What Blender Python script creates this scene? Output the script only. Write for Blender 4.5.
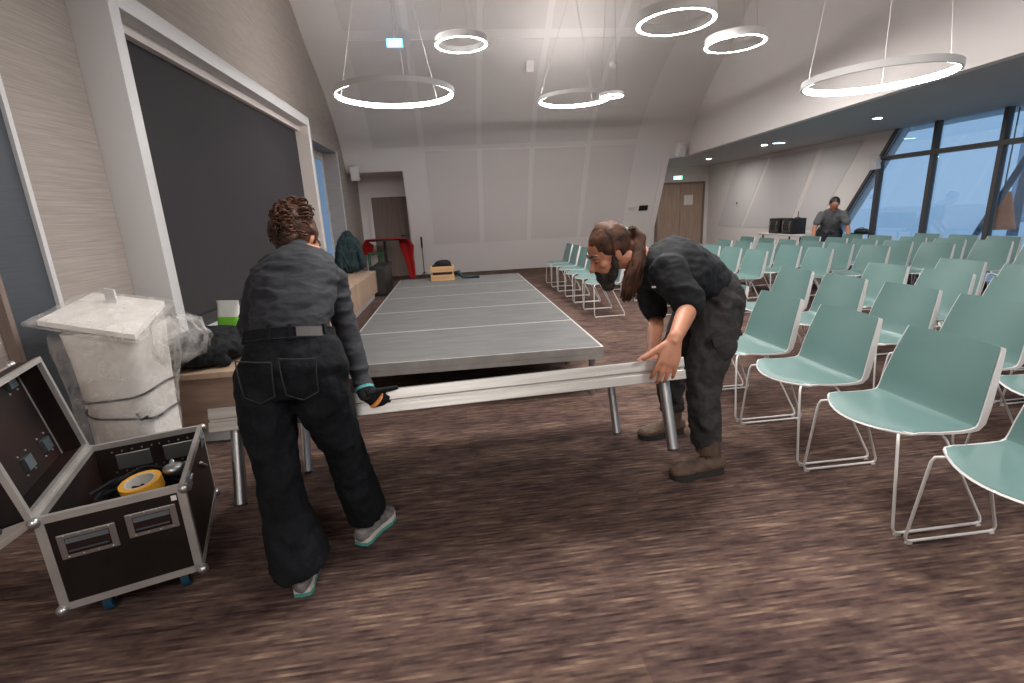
import bpy, bmesh, math, random
import numpy as np
from mathutils import Vector, Matrix, noise as mnoise
random.seed(7)
for _o in list(bpy.data.objects): bpy.data.objects.remove(_o)
scene = bpy.context.scene
COL = scene.collection
PI = math.pi

# ------------------------------------------------------------------ camera
F_PX, PITCH, YAW, ROLL, CAM_H = 494.3, math.radians(14.51), math.radians(6.03), math.radians(-2.81), 1.4
_fw = Vector((math.sin(YAW)*math.cos(PITCH), math.cos(YAW)*math.cos(PITCH), -math.sin(PITCH)))
_r = Vector((math.cos(YAW), -math.sin(YAW), 0)); _u = _r.cross(_fw)
_r2 = math.cos(ROLL)*_r + math.sin(ROLL)*_u
_u2 = -math.sin(ROLL)*_r + math.cos(ROLL)*_u
camd = bpy.data.cameras.new('camera'); camd.sensor_width = 36; camd.lens = F_PX/1024*36
camd.clip_start = .05; camd.clip_end = 300
cam = bpy.data.objects.new('camera', camd); COL.objects.link(cam)
cam.matrix_world = Matrix(((_r2.x,_u2.x,-_fw.x,0),(_r2.y,_u2.y,-_fw.y,0),(_r2.z,_u2.z,-_fw.z,CAM_H),(0,0,0,1)))
scene.camera = cam
def ray(x, y): return _r2*(x-512) - _u2*(y-341.5) + _fw*F_PX
def atY(x, y, Y): d = ray(x,y); return Vector((0,0,CAM_H)) + d*(Y/d.y)
def atZ(x, y, Z=0): d = ray(x,y); return Vector((0,0,CAM_H)) + d*((Z-CAM_H)/d.z)
def atX(x, y, X): d = ray(x,y); return Vector((0,0,CAM_H)) + d*(X/d.x)

# ------------------------------------------------------------------ world and exposure
W = bpy.data.worlds.new('sky'); scene.world = W; W.use_nodes = True
_bg = W.node_tree.nodes['Background']; _bg.inputs[0].default_value = (.70,.80,1.0,1); _bg.inputs[1].default_value = .42
RING_E = 105.0
scene.view_settings.view_transform = 'Standard'; scene.view_settings.look = 'None'
scene.view_settings.exposure = 1.05; scene.view_settings.gamma = 1.0
scene.view_settings.use_curve_mapping = False

# ------------------------------------------------------------------ materials
def mat(name, col, rough=.6, metal=0, col2=None, scale=(1,1,1), nscale=5, detail=4, bump=0, bscale=None, lo=.35, hi=.65, emit=0, spec=.5, bdist=.01, coat=0):
    m = bpy.data.materials.new(name); m.use_nodes = True
    nt = m.node_tree; p = nt.nodes['Principled BSDF']
    p.inputs['Base Color'].default_value = (*col,1); p.inputs['Roughness'].default_value = rough
    p.inputs['Metallic'].default_value = metal; p.inputs['Specular IOR Level'].default_value = spec
    if coat: p.inputs['Coat Weight'].default_value = coat
    if emit:
        p.inputs['Emission Color'].default_value = (*col,1); p.inputs['Emission Strength'].default_value = emit
    if col2 or bump:
        tc = nt.nodes.new('ShaderNodeTexCoord'); mp = nt.nodes.new('ShaderNodeMapping'); mp.inputs['Scale'].default_value = scale
        nt.links.new(tc.outputs['Object'], mp.inputs['Vector'])
        nz = nt.nodes.new('ShaderNodeTexNoise'); nz.inputs['Scale'].default_value = nscale; nz.inputs['Detail'].default_value = detail
        nt.links.new(mp.outputs[0], nz.inputs['Vector'])
        if col2:
            cr = nt.nodes.new('ShaderNodeValToRGB'); cr.color_ramp.elements[0].position = lo; cr.color_ramp.elements[1].position = hi
            cr.color_ramp.elements[0].color = (*col,1); cr.color_ramp.elements[1].color = (*col2,1)
            nt.links.new(nz.outputs['Fac'], cr.inputs[0]); nt.links.new(cr.outputs[0], p.inputs['Base Color'])
        if bump:
            n2 = nz
            if bscale:
                n2 = nt.nodes.new('ShaderNodeTexNoise'); n2.inputs['Scale'].default_value = bscale; n2.inputs['Detail'].default_value = 5
                nt.links.new(mp.outputs[0], n2.inputs['Vector'])
            b = nt.nodes.new('ShaderNodeBump'); b.inputs['Strength'].default_value = bump; b.inputs['Distance'].default_value = bdist
            nt.links.new(n2.outputs['Fac'], b.inputs['Height']); nt.links.new(b.outputs[0], p.inputs['Normal'])
    return m
M = {}
def carpet():
    m = mat('carpet', (.06,.045,.04), .95, spec=.1); nt = m.node_tree; p = nt.nodes['Principled BSDF']; L = nt.links.new
    tc = nt.nodes.new('ShaderNodeTexCoord')
    def nz(sx, sy, sc, det, rough=.5, off=0):
        mp = nt.nodes.new('ShaderNodeMapping'); mp.inputs['Scale'].default_value = (sx,sy,1); mp.inputs['Location'].default_value = (off,off,0)
        n = nt.nodes.new('ShaderNodeTexNoise'); n.inputs['Scale'].default_value = sc; n.inputs['Detail'].default_value = det; n.inputs['Roughness'].default_value = rough
        L(tc.outputs['Object'], mp.inputs[0]); L(mp.outputs[0], n.inputs['Vector']); return n.outputs['Fac']
    def ramp(f, a, b, ca, cb):
        r = nt.nodes.new('ShaderNodeValToRGB'); e = r.color_ramp.elements
        e[0].position = a; e[1].position = b; e[0].color = (*ca,1); e[1].color = (*cb,1); L(f, r.inputs[0]); return r.outputs[0]
    def mix(t, a, b, f):
        x = nt.nodes.new('ShaderNodeMix'); x.data_type = 'RGBA'; x.blend_type = t
        x.inputs['Factor'].default_value = 1.0
        if f is not None: L(f, x.inputs['Factor'])
        L(a, x.inputs[6]); L(b, x.inputs[7]); return x.outputs[2]
    # yarn lines across the room: one random dash sequence per line
    sp = nt.nodes.new('ShaderNodeSeparateXYZ'); L(tc.outputs['Object'], sp.inputs[0])
    def math_(op, x, v):
        n = nt.nodes.new('ShaderNodeMath'); n.operation = op; L(x, n.inputs[0]); n.inputs[1].default_value = v; return n.outputs[0]
    def lines(N, fx, off, det):
        ln = math_('FLOOR', math_('MULTIPLY', sp.outputs[1], N), 0)
        cx = nt.nodes.new('ShaderNodeCombineXYZ'); L(math_('MULTIPLY', sp.outputs[0], fx), cx.inputs[0]); L(math_('MULTIPLY', ln, 7.31), cx.inputs[1]); cx.inputs[2].default_value = off
        n = nt.nodes.new('ShaderNodeTexNoise'); n.inputs['Scale'].default_value = 1; n.inputs['Detail'].default_value = det; L(cx.outputs[0], n.inputs['Vector']); return n.outputs['Fac']
    r = nt.nodes.new('ShaderNodeValToRGB'); el = r.color_ramp.elements
    el[0].position = .30; el[0].color = (.044,.028,.026,1); el[1].position = .76; el[1].color = (.25,.175,.125,1)
    for p_,c_ in ((.46,(.090,.057,.049,1)),(.58,(.130,.084,.068,1))): x = el.new(p_); x.color = c_
    area = nz(1.6,3.4,1.5,2,.4,3.1)
    ad = nt.nodes.new('ShaderNodeMath'); ad.operation = 'MULTIPLY_ADD'; L(area, ad.inputs[0]); ad.inputs[1].default_value = .34; L(lines(95,6,.0,3), ad.inputs[2])
    L(math_('SUBTRACT', ad.outputs[0], .17), r.inputs[0])
    c1 = r.outputs[0]
    dk = ramp(nz(9,16,1.0,3,.5,9.3), .34, .46, (.72,.70,.74), (1,1,1))
    c2 = mix('MULTIPLY', c1, dk, None)
    br = nt.nodes.new('ShaderNodeTexBrick'); br.inputs['Scale'].default_value = 1; br.inputs['Brick Width'].default_value = 1.0
    br.inputs['Row Height'].default_value = .25; br.inputs['Mortar Size'].default_value = 0
    br.inputs['Color1'].default_value = (.86,.84,.86,1); br.inputs['Color2'].default_value = (1.12,1.1,1.06,1)
    L(tc.outputs['Object'], br.inputs['Vector'])
    c3 = mix('MULTIPLY', c2, br.outputs['Color'], None)
    L(c3, p.inputs['Base Color'])
    b = nt.nodes.new('ShaderNodeBump'); b.inputs['Strength'].default_value = .5; b.inputs['Distance'].default_value = .004
    L(lines(95,6,.0,3), b.inputs['Height']); L(b.outputs[0], p.inputs['Normal'])
    return m
M['carpet'] = carpet()
M['textile'] = mat('beige_textile_wall', (.33,.285,.255), .9, col2=(.42,.365,.33), scale=(1,1.2,60), nscale=3, bump=.25, spec=.2, bdist=.003)
M['plaster'] = mat('white_plaster', (.78,.73,.71), .85, bump=.05, nscale=60, spec=.2)
M['panel'] = mat('acoustic_panel', (.71,.655,.635), .95, bump=.3, nscale=220, spec=.1, bdist=.002)
M['panelr'] = mat('side_wall_panel', (.64,.62,.62), .9, bump=.1, nscale=200, spec=.1, bdist=.002)
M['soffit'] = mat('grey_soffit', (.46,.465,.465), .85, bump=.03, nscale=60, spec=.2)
M['framew'] = mat('white_frame_paint', (.62,.605,.60), .5, bump=.03, nscale=80)
M['reveal'] = mat('warm_frame_paint', (.62,.55,.51), .6)
M['screen'] = mat('charcoal_screen_fabric', (.042,.038,.041), .85, bump=.05, nscale=200, spec=.15)
M['darkpanel'] = mat('dark_grey_laminate', (.05,.058,.07), .6, col2=(.06,.066,.078), scale=(1,1,30), nscale=4)
M['oak'] = mat('grey_oak', (.32,.225,.17), .6, col2=(.43,.31,.245), scale=(10,10,.6), nscale=2.5, bump=.05)
M['oakdark'] = mat('door_oak', (.17,.125,.105), .6, col2=(.23,.17,.14), scale=(14,14,.5), nscale=2.5)
M['oaklight'] = mat('light_oak', (.36,.25,.175), .55, col2=(.45,.32,.23), scale=(4,4,1), nscale=2.5)
M['benchwood'] = mat('walnut_bench_end', (.20,.125,.09), .55, col2=(.29,.19,.14), scale=(1.5,1.5,9), nscale=2)  # same oak as the bench front, darkened for the shade on its ends
M['blue'] = mat('blue_glass', (.10,.19,.32), .15, emit=.35)  # weak glow stands in for daylight behind the recess pane
M['alu'] = mat('brushed_aluminium', (.44,.425,.40), .40, .85, col2=(.55,.53,.50), scale=(1,30,30), nscale=2, bump=.05)
M['galv'] = mat('aluminium_tube', (.50,.51,.52), .32, .95)
M['edge'] = mat('worn_aluminium_edge', (.40,.38,.365), .45, .6, col2=(.52,.49,.46), nscale=6)
M['stagetop'] = mat('grey_stage_plywood', (.082,.082,.080), .6, col2=(.122,.12,.116), scale=(1,5,1), nscale=2.5, bump=.12, bscale=90, bdist=.002)
M['plyedge'] = mat('plywood_edge', (.24,.20,.17), .7, col2=(.33,.28,.24), nscale=8)
M['under'] = mat('dark_plywood_underside', (.06,.045,.035), .8)
M['teal'] = mat('sage_green_plastic', (.112,.198,.186), .42, bump=.04, nscale=260, bdist=.001)
M['whitep'] = mat('white_plastic', (.62,.60,.585), .45)
M['whitem'] = mat('white_powder_coated_steel', (.68,.66,.64), .4)
M['ringbody'] = mat('white_lamp_body', (.75,.73,.72), .5)
M['glow'] = mat('led_diffuser', (1,.975,.95), .5, emit=RING_E)
M['glow_side'] = mat('led_side_diffuser', (1,.975,.95), .5, emit=34)
M['cable'] = mat('lamp_cable', (.55,.53,.52), .5)
M['black'] = mat('black_plastic', (.012,.012,.013), .45)
M['blackfab'] = mat('black_fabric', (.005,.0055,.007), .85, col2=(.011,.012,.014), nscale=14, bump=.4, bscale=30, spec=.25)
M['casep'] = mat('brown_black_birch_ply', (.007,.0045,.004), .45, spec=.3, col2=(.012,.0075,.0065), nscale=6, bump=.08, bscale=180, bdist=.001)
M['casein'] = mat('case_lining', (.006,.004,.004), .6, spec=.3, col2=(.020,.0075,.0055), nscale=3)
M['tape'] = mat('yellow_tape', (.75,.36,.04), .45)
M['tapein'] = mat('tape_core', (.55,.52,.47), .7)
M['castor'] = mat('blue_wheel', (.008,.055,.10), .4)
M['hwblue'] = mat('zinc_hardware', (.34,.44,.50), .3, .9)
M['chrome'] = mat('zinc_plate', (.46,.46,.45), .3, .9, bump=.1, nscale=20)
M['foam'] = mat('white_foam_wrap', (.78,.74,.70), .6, col2=(.85,.82,.78), nscale=3, bump=.2, bscale=14)
M['denim'] = mat('black_denim', (.0035,.004,.0055), .85, col2=(.008,.0095,.012), nscale=9, bump=.35, bscale=60, spec=.2)
M['denim2'] = mat('faded_stitch', (.015,.015,.017), .8)
M['shirtw'] = mat('charcoal_longsleeve', (.015,.016,.020), .8, col2=(.026,.027,.032), nscale=7, bump=.3, bscale=40, spec=.3)
M['shirtm'] = mat('black_tshirt', (.008,.0085,.010), .8, col2=(.016,.0165,.019), nscale=7, bump=.3, bscale=40, spec=.25)
M['cargo'] = mat('washed_black_cargo', (.026,.0245,.025), .85, col2=(.052,.0485,.048), nscale=9, bump=.4, bscale=45, spec=.2)
M['skin'] = mat('skin', (.40,.165,.092), .5, col2=(.50,.225,.135), nscale=9, bump=.06, bscale=140, bdist=.002)
M['skin'].node_tree.nodes['Principled BSDF'].inputs['Subsurface Weight'].default_value = .08
M['hairw'] = mat('dark_auburn_hair', (.022,.010,.007), .6, spec=.25, col2=(.085,.034,.018), nscale=18)
M['hairm'] = mat('brown_hair', (.028,.013,.008), .55, spec=.25, col2=(.115,.052,.029), scale=(1,1,1), nscale=16)
M['beard'] = mat('dark_beard', (.012,.008,.007), .75, col2=(.03,.018,.013), nscale=40, bump=.8, bscale=90)
M['boot'] = mat('brown_suede_boot', (.065,.040,.027), .8, col2=(.125,.078,.052), nscale=14, bump=.3, bscale=60)
M['sole'] = mat('dark_rubber', (.025,.021,.019), .8)
M['shoe'] = mat('grey_mesh_trainer', (.11,.105,.10), .8, col2=(.22,.21,.20), nscale=30, bump=.4, bscale=160)
M['tealsole'] = mat('turquoise_sole', (.06,.27,.23), .6)
M['greytee'] = mat('grey_tshirt', (.10,.10,.105), .85, col2=(.14,.14,.145), nscale=9, bump=.3, bscale=30)
M['navy'] = mat('navy_trousers', (.012,.016,.026), .85)
M['red'] = mat('red_cloth', (.50,.010,.012), .7, bump=.2, nscale=12)
M['greenjacket'] = mat('dark_green_fabric', (.010,.028,.032), .85, bump=.5, nscale=14)
M['green'] = mat('green_plastic', (.02,.10,.05), .6)
M['crate'] = mat('pine_crate', (.48,.27,.12), .6, col2=(.58,.35,.17), scale=(1,1,8), nscale=3)
M['anthr'] = mat('anthracite_frame', (.055,.05,.048), .5)
M['exit'] = mat('exit_green', (.10,.75,.50), .5, emit=2.2)
M['signw'] = mat('sign_white_light', (.62,.88,1), .5, emit=5)
M['signb'] = mat('sign_blue_edge', (.08,.35,.75), .5, emit=2.0)
M['downl'] = mat('downlight_lens', (1,.95,.9), .5, emit=380)
M['paper'] = mat('paper', (.72,.68,.66), .8)
M['tealcuff'] = mat('turquoise_knit', (.08,.33,.32), .8)
M['orange'] = mat('orange_cord', (.75,.28,.06), .6)
M['lampsh'] = mat('rust_lampshade', (.42,.115,.03), .6, emit=.16)
M['lampglow'] = mat('orange_glow', (1,.35,.07), .6, emit=4)
M['leather'] = mat('brown_label', (.085,.075,.072), .7)
M['bag'] = mat('printed_bag', (.62,.64,.58), .4, col2=(.70,.70,.66), nscale=6, bump=.4)
M['bagg'] = mat('lime_print', (.16,.50,.03), .4)
M['snow'] = mat('pale_ground', (.85,.88,.9), .9)
M['extwhite'] = mat('far_facade', (.35,.45,.55), .8)
M['bark'] = mat('bare_branch', (.10,.12,.14), .9)
M['steelblue'] = mat('outdoor_steel', (.05,.09,.13), .5)
def glassmat(name, tint, refl, rough=.0):
    m = bpy.data.materials.new(name); m.use_nodes = True; nt = m.node_tree; nt.nodes.clear()
    o = nt.nodes.new('ShaderNodeOutputMaterial'); t = nt.nodes.new('ShaderNodeBsdfTransparent'); t.inputs[0].default_value = (*tint,1)
    g = nt.nodes.new('ShaderNodeBsdfGlossy'); g.inputs['Roughness'].default_value = rough; g.inputs[0].default_value = (.9,.95,1,1)
    x = nt.nodes.new('ShaderNodeMixShader'); x.inputs[0].default_value = refl; nt.links.new(t.outputs[0], x.inputs[1]); nt.links.new(g.outputs[0], x.inputs[2])
    nt.links.new(x.outputs[0], o.inputs[0]); return m
M['glass'] = glassmat('blue_tinted_glass', (.72,.88,.98), .15)
def filmmat():
    m = bpy.data.materials.new('clear_plastic_film'); m.use_nodes = True; nt = m.node_tree; nt.nodes.clear(); L = nt.links.new
    o = nt.nodes.new('ShaderNodeOutputMaterial'); t = nt.nodes.new('ShaderNodeBsdfTransparent'); t.inputs[0].default_value = (.98,.975,.97,1)
    p = nt.nodes.new('ShaderNodeBsdfPrincipled'); p.inputs['Base Color'].default_value = (.88,.85,.82,1); p.inputs['Roughness'].default_value = .22
    tc = nt.nodes.new('ShaderNodeTexCoord'); n = nt.nodes.new('ShaderNodeTexNoise'); n.inputs['Scale'].default_value = 16; n.inputs['Detail'].default_value = 5
    L(tc.outputs['Object'], n.inputs['Vector']); b = nt.nodes.new('ShaderNodeBump'); b.inputs['Strength'].default_value = .5; b.inputs['Distance'].default_value = .012
    L(n.outputs['Fac'], b.inputs['Height']); L(b.outputs[0], p.inputs['Normal'])
    r = nt.nodes.new('ShaderNodeMapRange'); r.inputs[1].default_value = .35; r.inputs[2].default_value = .7; r.inputs[3].default_value = .03; r.inputs[4].default_value = .36
    L(n.outputs['Fac'], r.inputs[0]); x = nt.nodes.new('ShaderNodeMixShader'); L(r.outputs[0], x.inputs[0]); L(t.outputs[0], x.inputs[1]); L(p.outputs[0], x.inputs[2]); L(x.outputs[0], o.inputs[0])
    return m
M['film'] = filmmat()

# ------------------------------------------------------------------ mesh helpers
V = Vector
def lerp(a, b, t): return a+(b-a)*t
class MB:
    def __init__(s): s.v = []; s.f = []
    def add(s, vs, fs):
        k = len(s.v); s.v += [tuple(v) for v in vs]; s.f += [tuple(i+k for i in f) for f in fs]; return s
    def box(s, x0, x1, y0, y1, z0, z1, b=0):
        if b:
            bm = bmesh.new(); bmesh.ops.create_cube(bm, size=1)
            for v in bm.verts: v.co = Vector(((x0+x1)/2+v.co.x*(x1-x0), (y0+y1)/2+v.co.y*(y1-y0), (z0+z1)/2+v.co.z*(z1-z0)))
            bmesh.ops.bevel(bm, geom=list(bm.edges), offset=b, segments=2, affect='EDGES', profile=.6)
            s.bm(bm); bm.free(); return s
        v = [(x,y,z) for z in (z0,z1) for y in (y0,y1) for x in (x0,x1)]
        return s.add(v, [(0,2,3,1),(4,5,7,6),(0,1,5,4),(2,6,7,3),(0,4,6,2),(1,3,7,5)])
    def bm(s, bm):
        bm.verts.index_update(); return s.add([v.co for v in bm.verts], [[v.index for v in f.verts] for f in bm.faces])
    def tube(s, pts, rad, n=8, side=None, cap=True):
        """loft of elliptical sections along pts; rad = number, (ra, rb) or list"""
        pts = [Vector(p) for p in pts]; N = len(pts)
        rs = [rad]*N if not isinstance(rad, list) else rad
        rs = [(r,r) if not isinstance(r,(tuple,list)) else r for r in rs]
        prev = Vector(side) if side is not None else None
        rings = []
        for i,p in enumerate(pts):
            a = pts[max(i-1,0)]; b = pts[min(i+1,N-1)]; t = (b-a)
            t = t.normalized() if t.length > 1e-9 else Vector((0,0,1))
            ref = prev if prev is not None else (Vector((1,0,0)) if abs(t.x) < .8 else Vector((0,1,0)))
            sd = ref - t*ref.dot(t)
            if sd.length < 1e-6: sd = t.orthogonal()
            sd.normalize(); o = t.cross(sd)
            if side is None: prev = sd
            rings.append((p, sd, o, t, rs[i]))
        vs = []; fs = []
        ext = []
        if cap == 'round':
            p,sd,o,t,(ra,rb) = rings[0]; r = min(ra,rb)
            ext = [(p - t*r*.72, sd, o, (ra*.69, rb*.69))]
        ext += [(p,sd,o,r) for p,sd,o,t,r in rings]
        if cap == 'round':
            p,sd,o,t,(ra,rb) = rings[-1]; r = min(ra,rb); ext.append((p + t*r*.72, sd, o, (ra*.69, rb*.69)))
        for p,sd,o,(ra,rb) in ext:
            for k in range(n):
                a = 2*PI*k/n; vs.append(p + sd*ra*math.cos(a) + o*rb*math.sin(a))
        for i in range(len(ext)-1):
            for k in range(n):
                fs.append((i*n+k, i*n+(k+1)%n, (i+1)*n+(k+1)%n, (i+1)*n+k))
        if cap:
            if cap == 'round':
                p,sd,o,t,(ra,rb) = rings[0]; vs.append(p - t*min(ra,rb)); c = len(vs)-1
                fs += [(c, (k+1)%n, k) for k in range(n)]
                p,sd,o,t,(ra,rb) = rings[-1]; vs.append(p + t*min(ra,rb)); c = len(vs)-1; e = (len(ext)-1)*n
                fs += [(c, e+k, e+(k+1)%n) for k in range(n)]
            else:
                fs.append(tuple(range(n-1,-1,-1))); e = (len(ext)-1)*n; fs.append(tuple(range(e, e+n)))
        return s.add(vs, fs)
    def ell(s, c, r, axes=None, n=16, m=10):
        c = Vector(c); ax = [Vector(a) for a in axes] if axes else [Vector((1,0,0)),Vector((0,1,0)),Vector((0,0,1))]
        vs = []; fs = []
        for i in range(1,m):
            ph = PI*i/m
            for k in range(n):
                th = 2*PI*k/n; vs.append(c + ax[0]*r[0]*math.sin(ph)*math.cos(th) + ax[1]*r[1]*math.sin(ph)*math.sin(th) + ax[2]*r[2]*math.cos(ph))
        vs.append(c + ax[2]*r[2]); vs.append(c - ax[2]*r[2]); T = len(vs)-2
        for i in range(m-2):
            for k in range(n): fs.append((i*n+k, (i+1)*n+k, (i+1)*n+(k+1)%n, i*n+(k+1)%n))
        for k in range(n):
            fs.append((T, k, (k+1)%n)); fs.append((T+1, (m-2)*n+(k+1)%n, (m-2)*n+k))
        return s.add(vs, fs)
    def lathe(s, prof, n=24, c=(0,0,0), closed=False):
        vs = []; fs = []; c = Vector(c)
        for r,z in prof:
            for k in range(n): a = 2*PI*k/n; vs.append(c + Vector((r*math.cos(a), r*math.sin(a), z)))
        P = len(prof)
        for i in range(P if closed else P-1):
            j = (i+1)%P
            for k in range(n): fs.append((i*n+k, i*n+(k+1)%n, j*n+(k+1)%n, j*n+k))
        return s.add(vs, fs)
    def prism(s, poly, d0, d1, axis='x'):
        """extrude a 2D polygon: axis x -> poly is (y,z), axis y -> (x,z), axis z -> (x,y)"""
        def P(a,b,d): return {'x':(d,a,b),'y':(a,d,b),'z':(a,b,d)}[axis]
        n = len(poly); vs = [P(a,b,d0) for a,b in poly] + [P(a,b,d1) for a,b in poly]
        return s.add(vs, [tuple(range(n-1,-1,-1)), tuple(range(n,2*n))] + [(i,(i+1)%n,n+(i+1)%n,n+i) for i in range(n)])
    def mesh(s, name, m=None, smooth=False):
        me = bpy.data.meshes.new(name); me.from_pydata(s.v, [], s.f); me.validate()
        bm = bmesh.new(); bm.from_mesh(me); bmesh.ops.recalc_face_normals(bm, faces=bm.faces); bm.to_mesh(me); bm.free()
        if m: me.materials.append(M[m] if isinstance(m,str) else m)
        if smooth: shade(me, smooth)
        return me
    def build(s, name, m=None, parent=None, smooth=False):
        return link(name, s.mesh(name, m, smooth), parent)
def shade(me, ang=True):
    me.polygons.foreach_set('use_smooth', [True]*len(me.polygons))
    if ang is not True:
        try: me.set_sharp_from_angle(angle=math.radians(ang))
        except Exception: pass
def link(name, me, parent=None):
    o = bpy.data.objects.new(name, me); COL.objects.link(o)
    if parent: o.parent = parent
    return o
def tag(o, label, cat, group=None):
    o['label'] = label; o['category'] = cat
    if group: o['group'] = group
    return o
def thing(name, label, cat, loc=(0,0,0), rot=(0,0,0), group=None):
    o = bpy.data.objects.new(name, None); COL.objects.link(o); o.location = loc; o.rotation_euler = rot; o.empty_display_size = .1
    return tag(o, label, cat, group)
def struct(o, label=None):
    o['kind'] = 'structure'
    if label: o['label'] = label
    return o
def dup(root, loc=None, rotz=None, label=None):
    r = root.copy(); COL.objects.link(r)
    if loc is not None: r.location = loc
    if rotz is not None: r.rotation_euler = (0,0,rotz)
    if label: r['label'] = label
    for ch in root.children:
        c = ch.copy(); COL.objects.link(c); c.parent = r
        for g in ch.children:
            d = g.copy(); COL.objects.link(d); d.parent = c
    return r
def fuse(name, mb, voxel, m, parent=None, smooth=3, folds=None, sub=0):
    """voxel-union closed lofts into one continuous skin, smooth it, optionally push folds into it"""
    me = mb.mesh(name+'_src'); o = bpy.data.objects.new(name+'_src', me); COL.objects.link(o)
    md = o.modifiers.new('r','REMESH'); md.mode = 'VOXEL'; md.voxel_size = voxel; md.use_smooth_shade = True
    if smooth:
        sm = o.modifiers.new('s','SMOOTH'); sm.iterations = smooth; sm.factor = .5
    dg = bpy.context.evaluated_depsgraph_get(); dg.update()
    me2 = bpy.data.meshes.new_from_object(o.evaluated_get(dg)); me2.name = name
    bpy.data.objects.remove(o); bpy.data.meshes.remove(me)
    if folds:
        n = len(me2.vertices); co = np.empty(n*3); me2.vertices.foreach_get('co', co); co = co.reshape(-1,3)
        no = np.empty(n*3); me2.vertex_normals.foreach_get('vector', no); no = no.reshape(-1,3)
        amp, sc = folds[0], folds[1]
        d = np.array([mnoise.fractal((c[0]*sc[0],c[1]*sc[1],c[2]*sc[2]), .8, 2.0, 3) for c in co])
        d = 1-2*np.abs(np.clip(d,-1,1)) if len(folds) > 2 else d
        co = co + no*(amp*d)[:,None]; me2.vertices.foreach_set('co', co.ravel()); me2.update()
    me2.materials.clear(); me2.materials.append(M[m]); shade(me2)
    return link(name, me2, parent)

# ------------------------------------------------------------------ the room
XL, XR, YB, ZS = -2.2, 7.75, 12.85, 2.5
PROF = [(12.8,0),(11.58,2.56),(11.13,3.16),(10.36,3.78),(9.48,4.26),(8.85,4.68),(7.5,5.3),(6,5.7),(4,6.0),(-4,6.0)]
def _smooth(P):
    out = P[:1]
    for i in range(len(P)-1):
        p0,p1,p2,p3 = P[max(i-1,0)],P[i],P[i+1],P[min(i+2,len(P)-1)]
        if i == 0 or i >= len(P)-2: out.append(p2); continue
        for k in (1,2,3,4):
            t = k/4; f = lambda a,b,c,d: .5*(2*b+(c-a)*t+(2*a-5*b+4*c-d)*t*t+(3*b-a-3*c+d)*t**3)
            out.append((f(p0[0],p1[0],p2[0],p3[0]), f(p0[1],p1[1],p2[1],p3[1])))
    return out
_PR = [(12.8,0),(12.18,1.30),(11.94,1.80),(11.60,2.46)]+PROF[2:]
PROF = _smooth(_PR)
PROF = [p for i,p in enumerate(PROF) if i == 0 or p[1] > PROF[i-1][1]-1e-9]
PROF[-1] = (-4,6.0)
def prof_at(z):
    for (y0,z0),(y1,z1) in zip(PROF,PROF[1:]):
        if z0 <= z <= z1 and z1 > z0: return y0+(y1-y0)*(z-z0)/(z1-z0)
    return PROF[-2][0]
struct(MB().box(-3,XR,-4,15,-.1,0).build('floor','carpet'), 'brown striped carpet floor')
# left wall with a window recess
wl = MB()
wl.box(XL-.4,XL,-4,9.08,0,6.2); wl.box(XL-.4,XL,9.08,10.87,2.74,6.2); wl.box(XL-.4,XL,10.87,13.2,0,6.2)
wall_left = struct(wl.build('wall_left','textile'), 'beige textile covered side wall')
w = struct(bpy.data.objects.new('window_1', None), 'narrow blue window in a deep wall recess'); COL.objects.link(w); w.location = (XL-.31,9.97,0)
MB().box(-.02,.0,-.87,.87,.62,2.60).build('pane','blue',w); MB().box(-.02,.02,-.87,.87,0,.6).build('panel','darkpanel',w)
fm = MB(); fm.box(-.03,.03,-.89,-.87,0,2.74); fm.box(-.03,.03,.87,.89,0,2.74); fm.box(-.03,.03,-.87,.87,2.60,2.74); fm.box(-.03,.03,-.87,.87,.60,.64)
fm.build('window_frame','reveal',w)
struct(MB().box(XL,XL+.012,10.87,10.91,0,2.76).build('trim_1','framew'), 'white corner trim of the recess')
# back shell: leaning wall curving into the ceiling
def shell_strip(mb, x0, x1, zmin, zmax=9, off=0):
    pts = [(prof_at(zmin) if zmin > 0 else 12.8, zmin)] + [p for p in PROF if p[1] > zmin+1e-4 and p[1] <= zmax and not (p[0] < -3.9)]
    if zmax < 6: pts.append((prof_at(zmax), zmax))
    pts = sorted(set(pts), key=lambda p: p[1])
    n = len(pts)
    q = []
    for i,(y,z) in enumerate(pts):
        a = pts[max(i-1,0)]; b = pts[min(i+1,n-1)]; ty,tz = b[0]-a[0], b[1]-a[1]; l = math.hypot(ty,tz); q.append((y-tz/l*off, z+ty/l*off))
    return pts, q
def shell_wall(mb, x0, x1, zmin):
    pts,_ = shell_strip(None, x0, x1, zmin); _,out = shell_strip(None, x0, x1, zmin, off=-.15)
    mb.prism(pts + out[::-1], x0, x1, 'x')
sb = MB(); shell_wall(sb, XL-.3, -1.0, 2.41); shell_wall(sb, -1.0, 5.08, 0); shell_wall(sb, 5.08, 5.75, ZS)
wall_back = struct(sb.build('wall_back','plaster', smooth=30), 'white leaning end wall curving into the ceiling')
XB = [-1.6,-.52,.70,1.86,3.13,4.28]; ZB = [.75,2.82,4.35,5.75]
for i in range(5):
    for j in range(3):
        z0, z1 = ZB[j]+(.0 if j == 0 else .05), ZB[j+1]-.05
        x0, x1 = XB[i]+.055, XB[i+1]-.055
        if i == 0 and j == 0: continue
        zs = sorted({z0,z1} | {p[1] for p in PROF if z0 < p[1] < z1}); pts = [(prof_at(z),z) for z in zs]; n = len(pts); q = []
        for k,(y,z) in enumerate(pts):
            a = pts[max(k-1,0)]; b = pts[min(k+1,n-1)]; ty,tz = b[0]-a[0], b[1]-a[1]; l = math.hypot(ty,tz); q.append((y-tz/l*.006, z+ty/l*.006))
        MB().prism(pts+q[::-1], x0, x1, 'x').build('panel','panel',wall_back,30)
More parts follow.
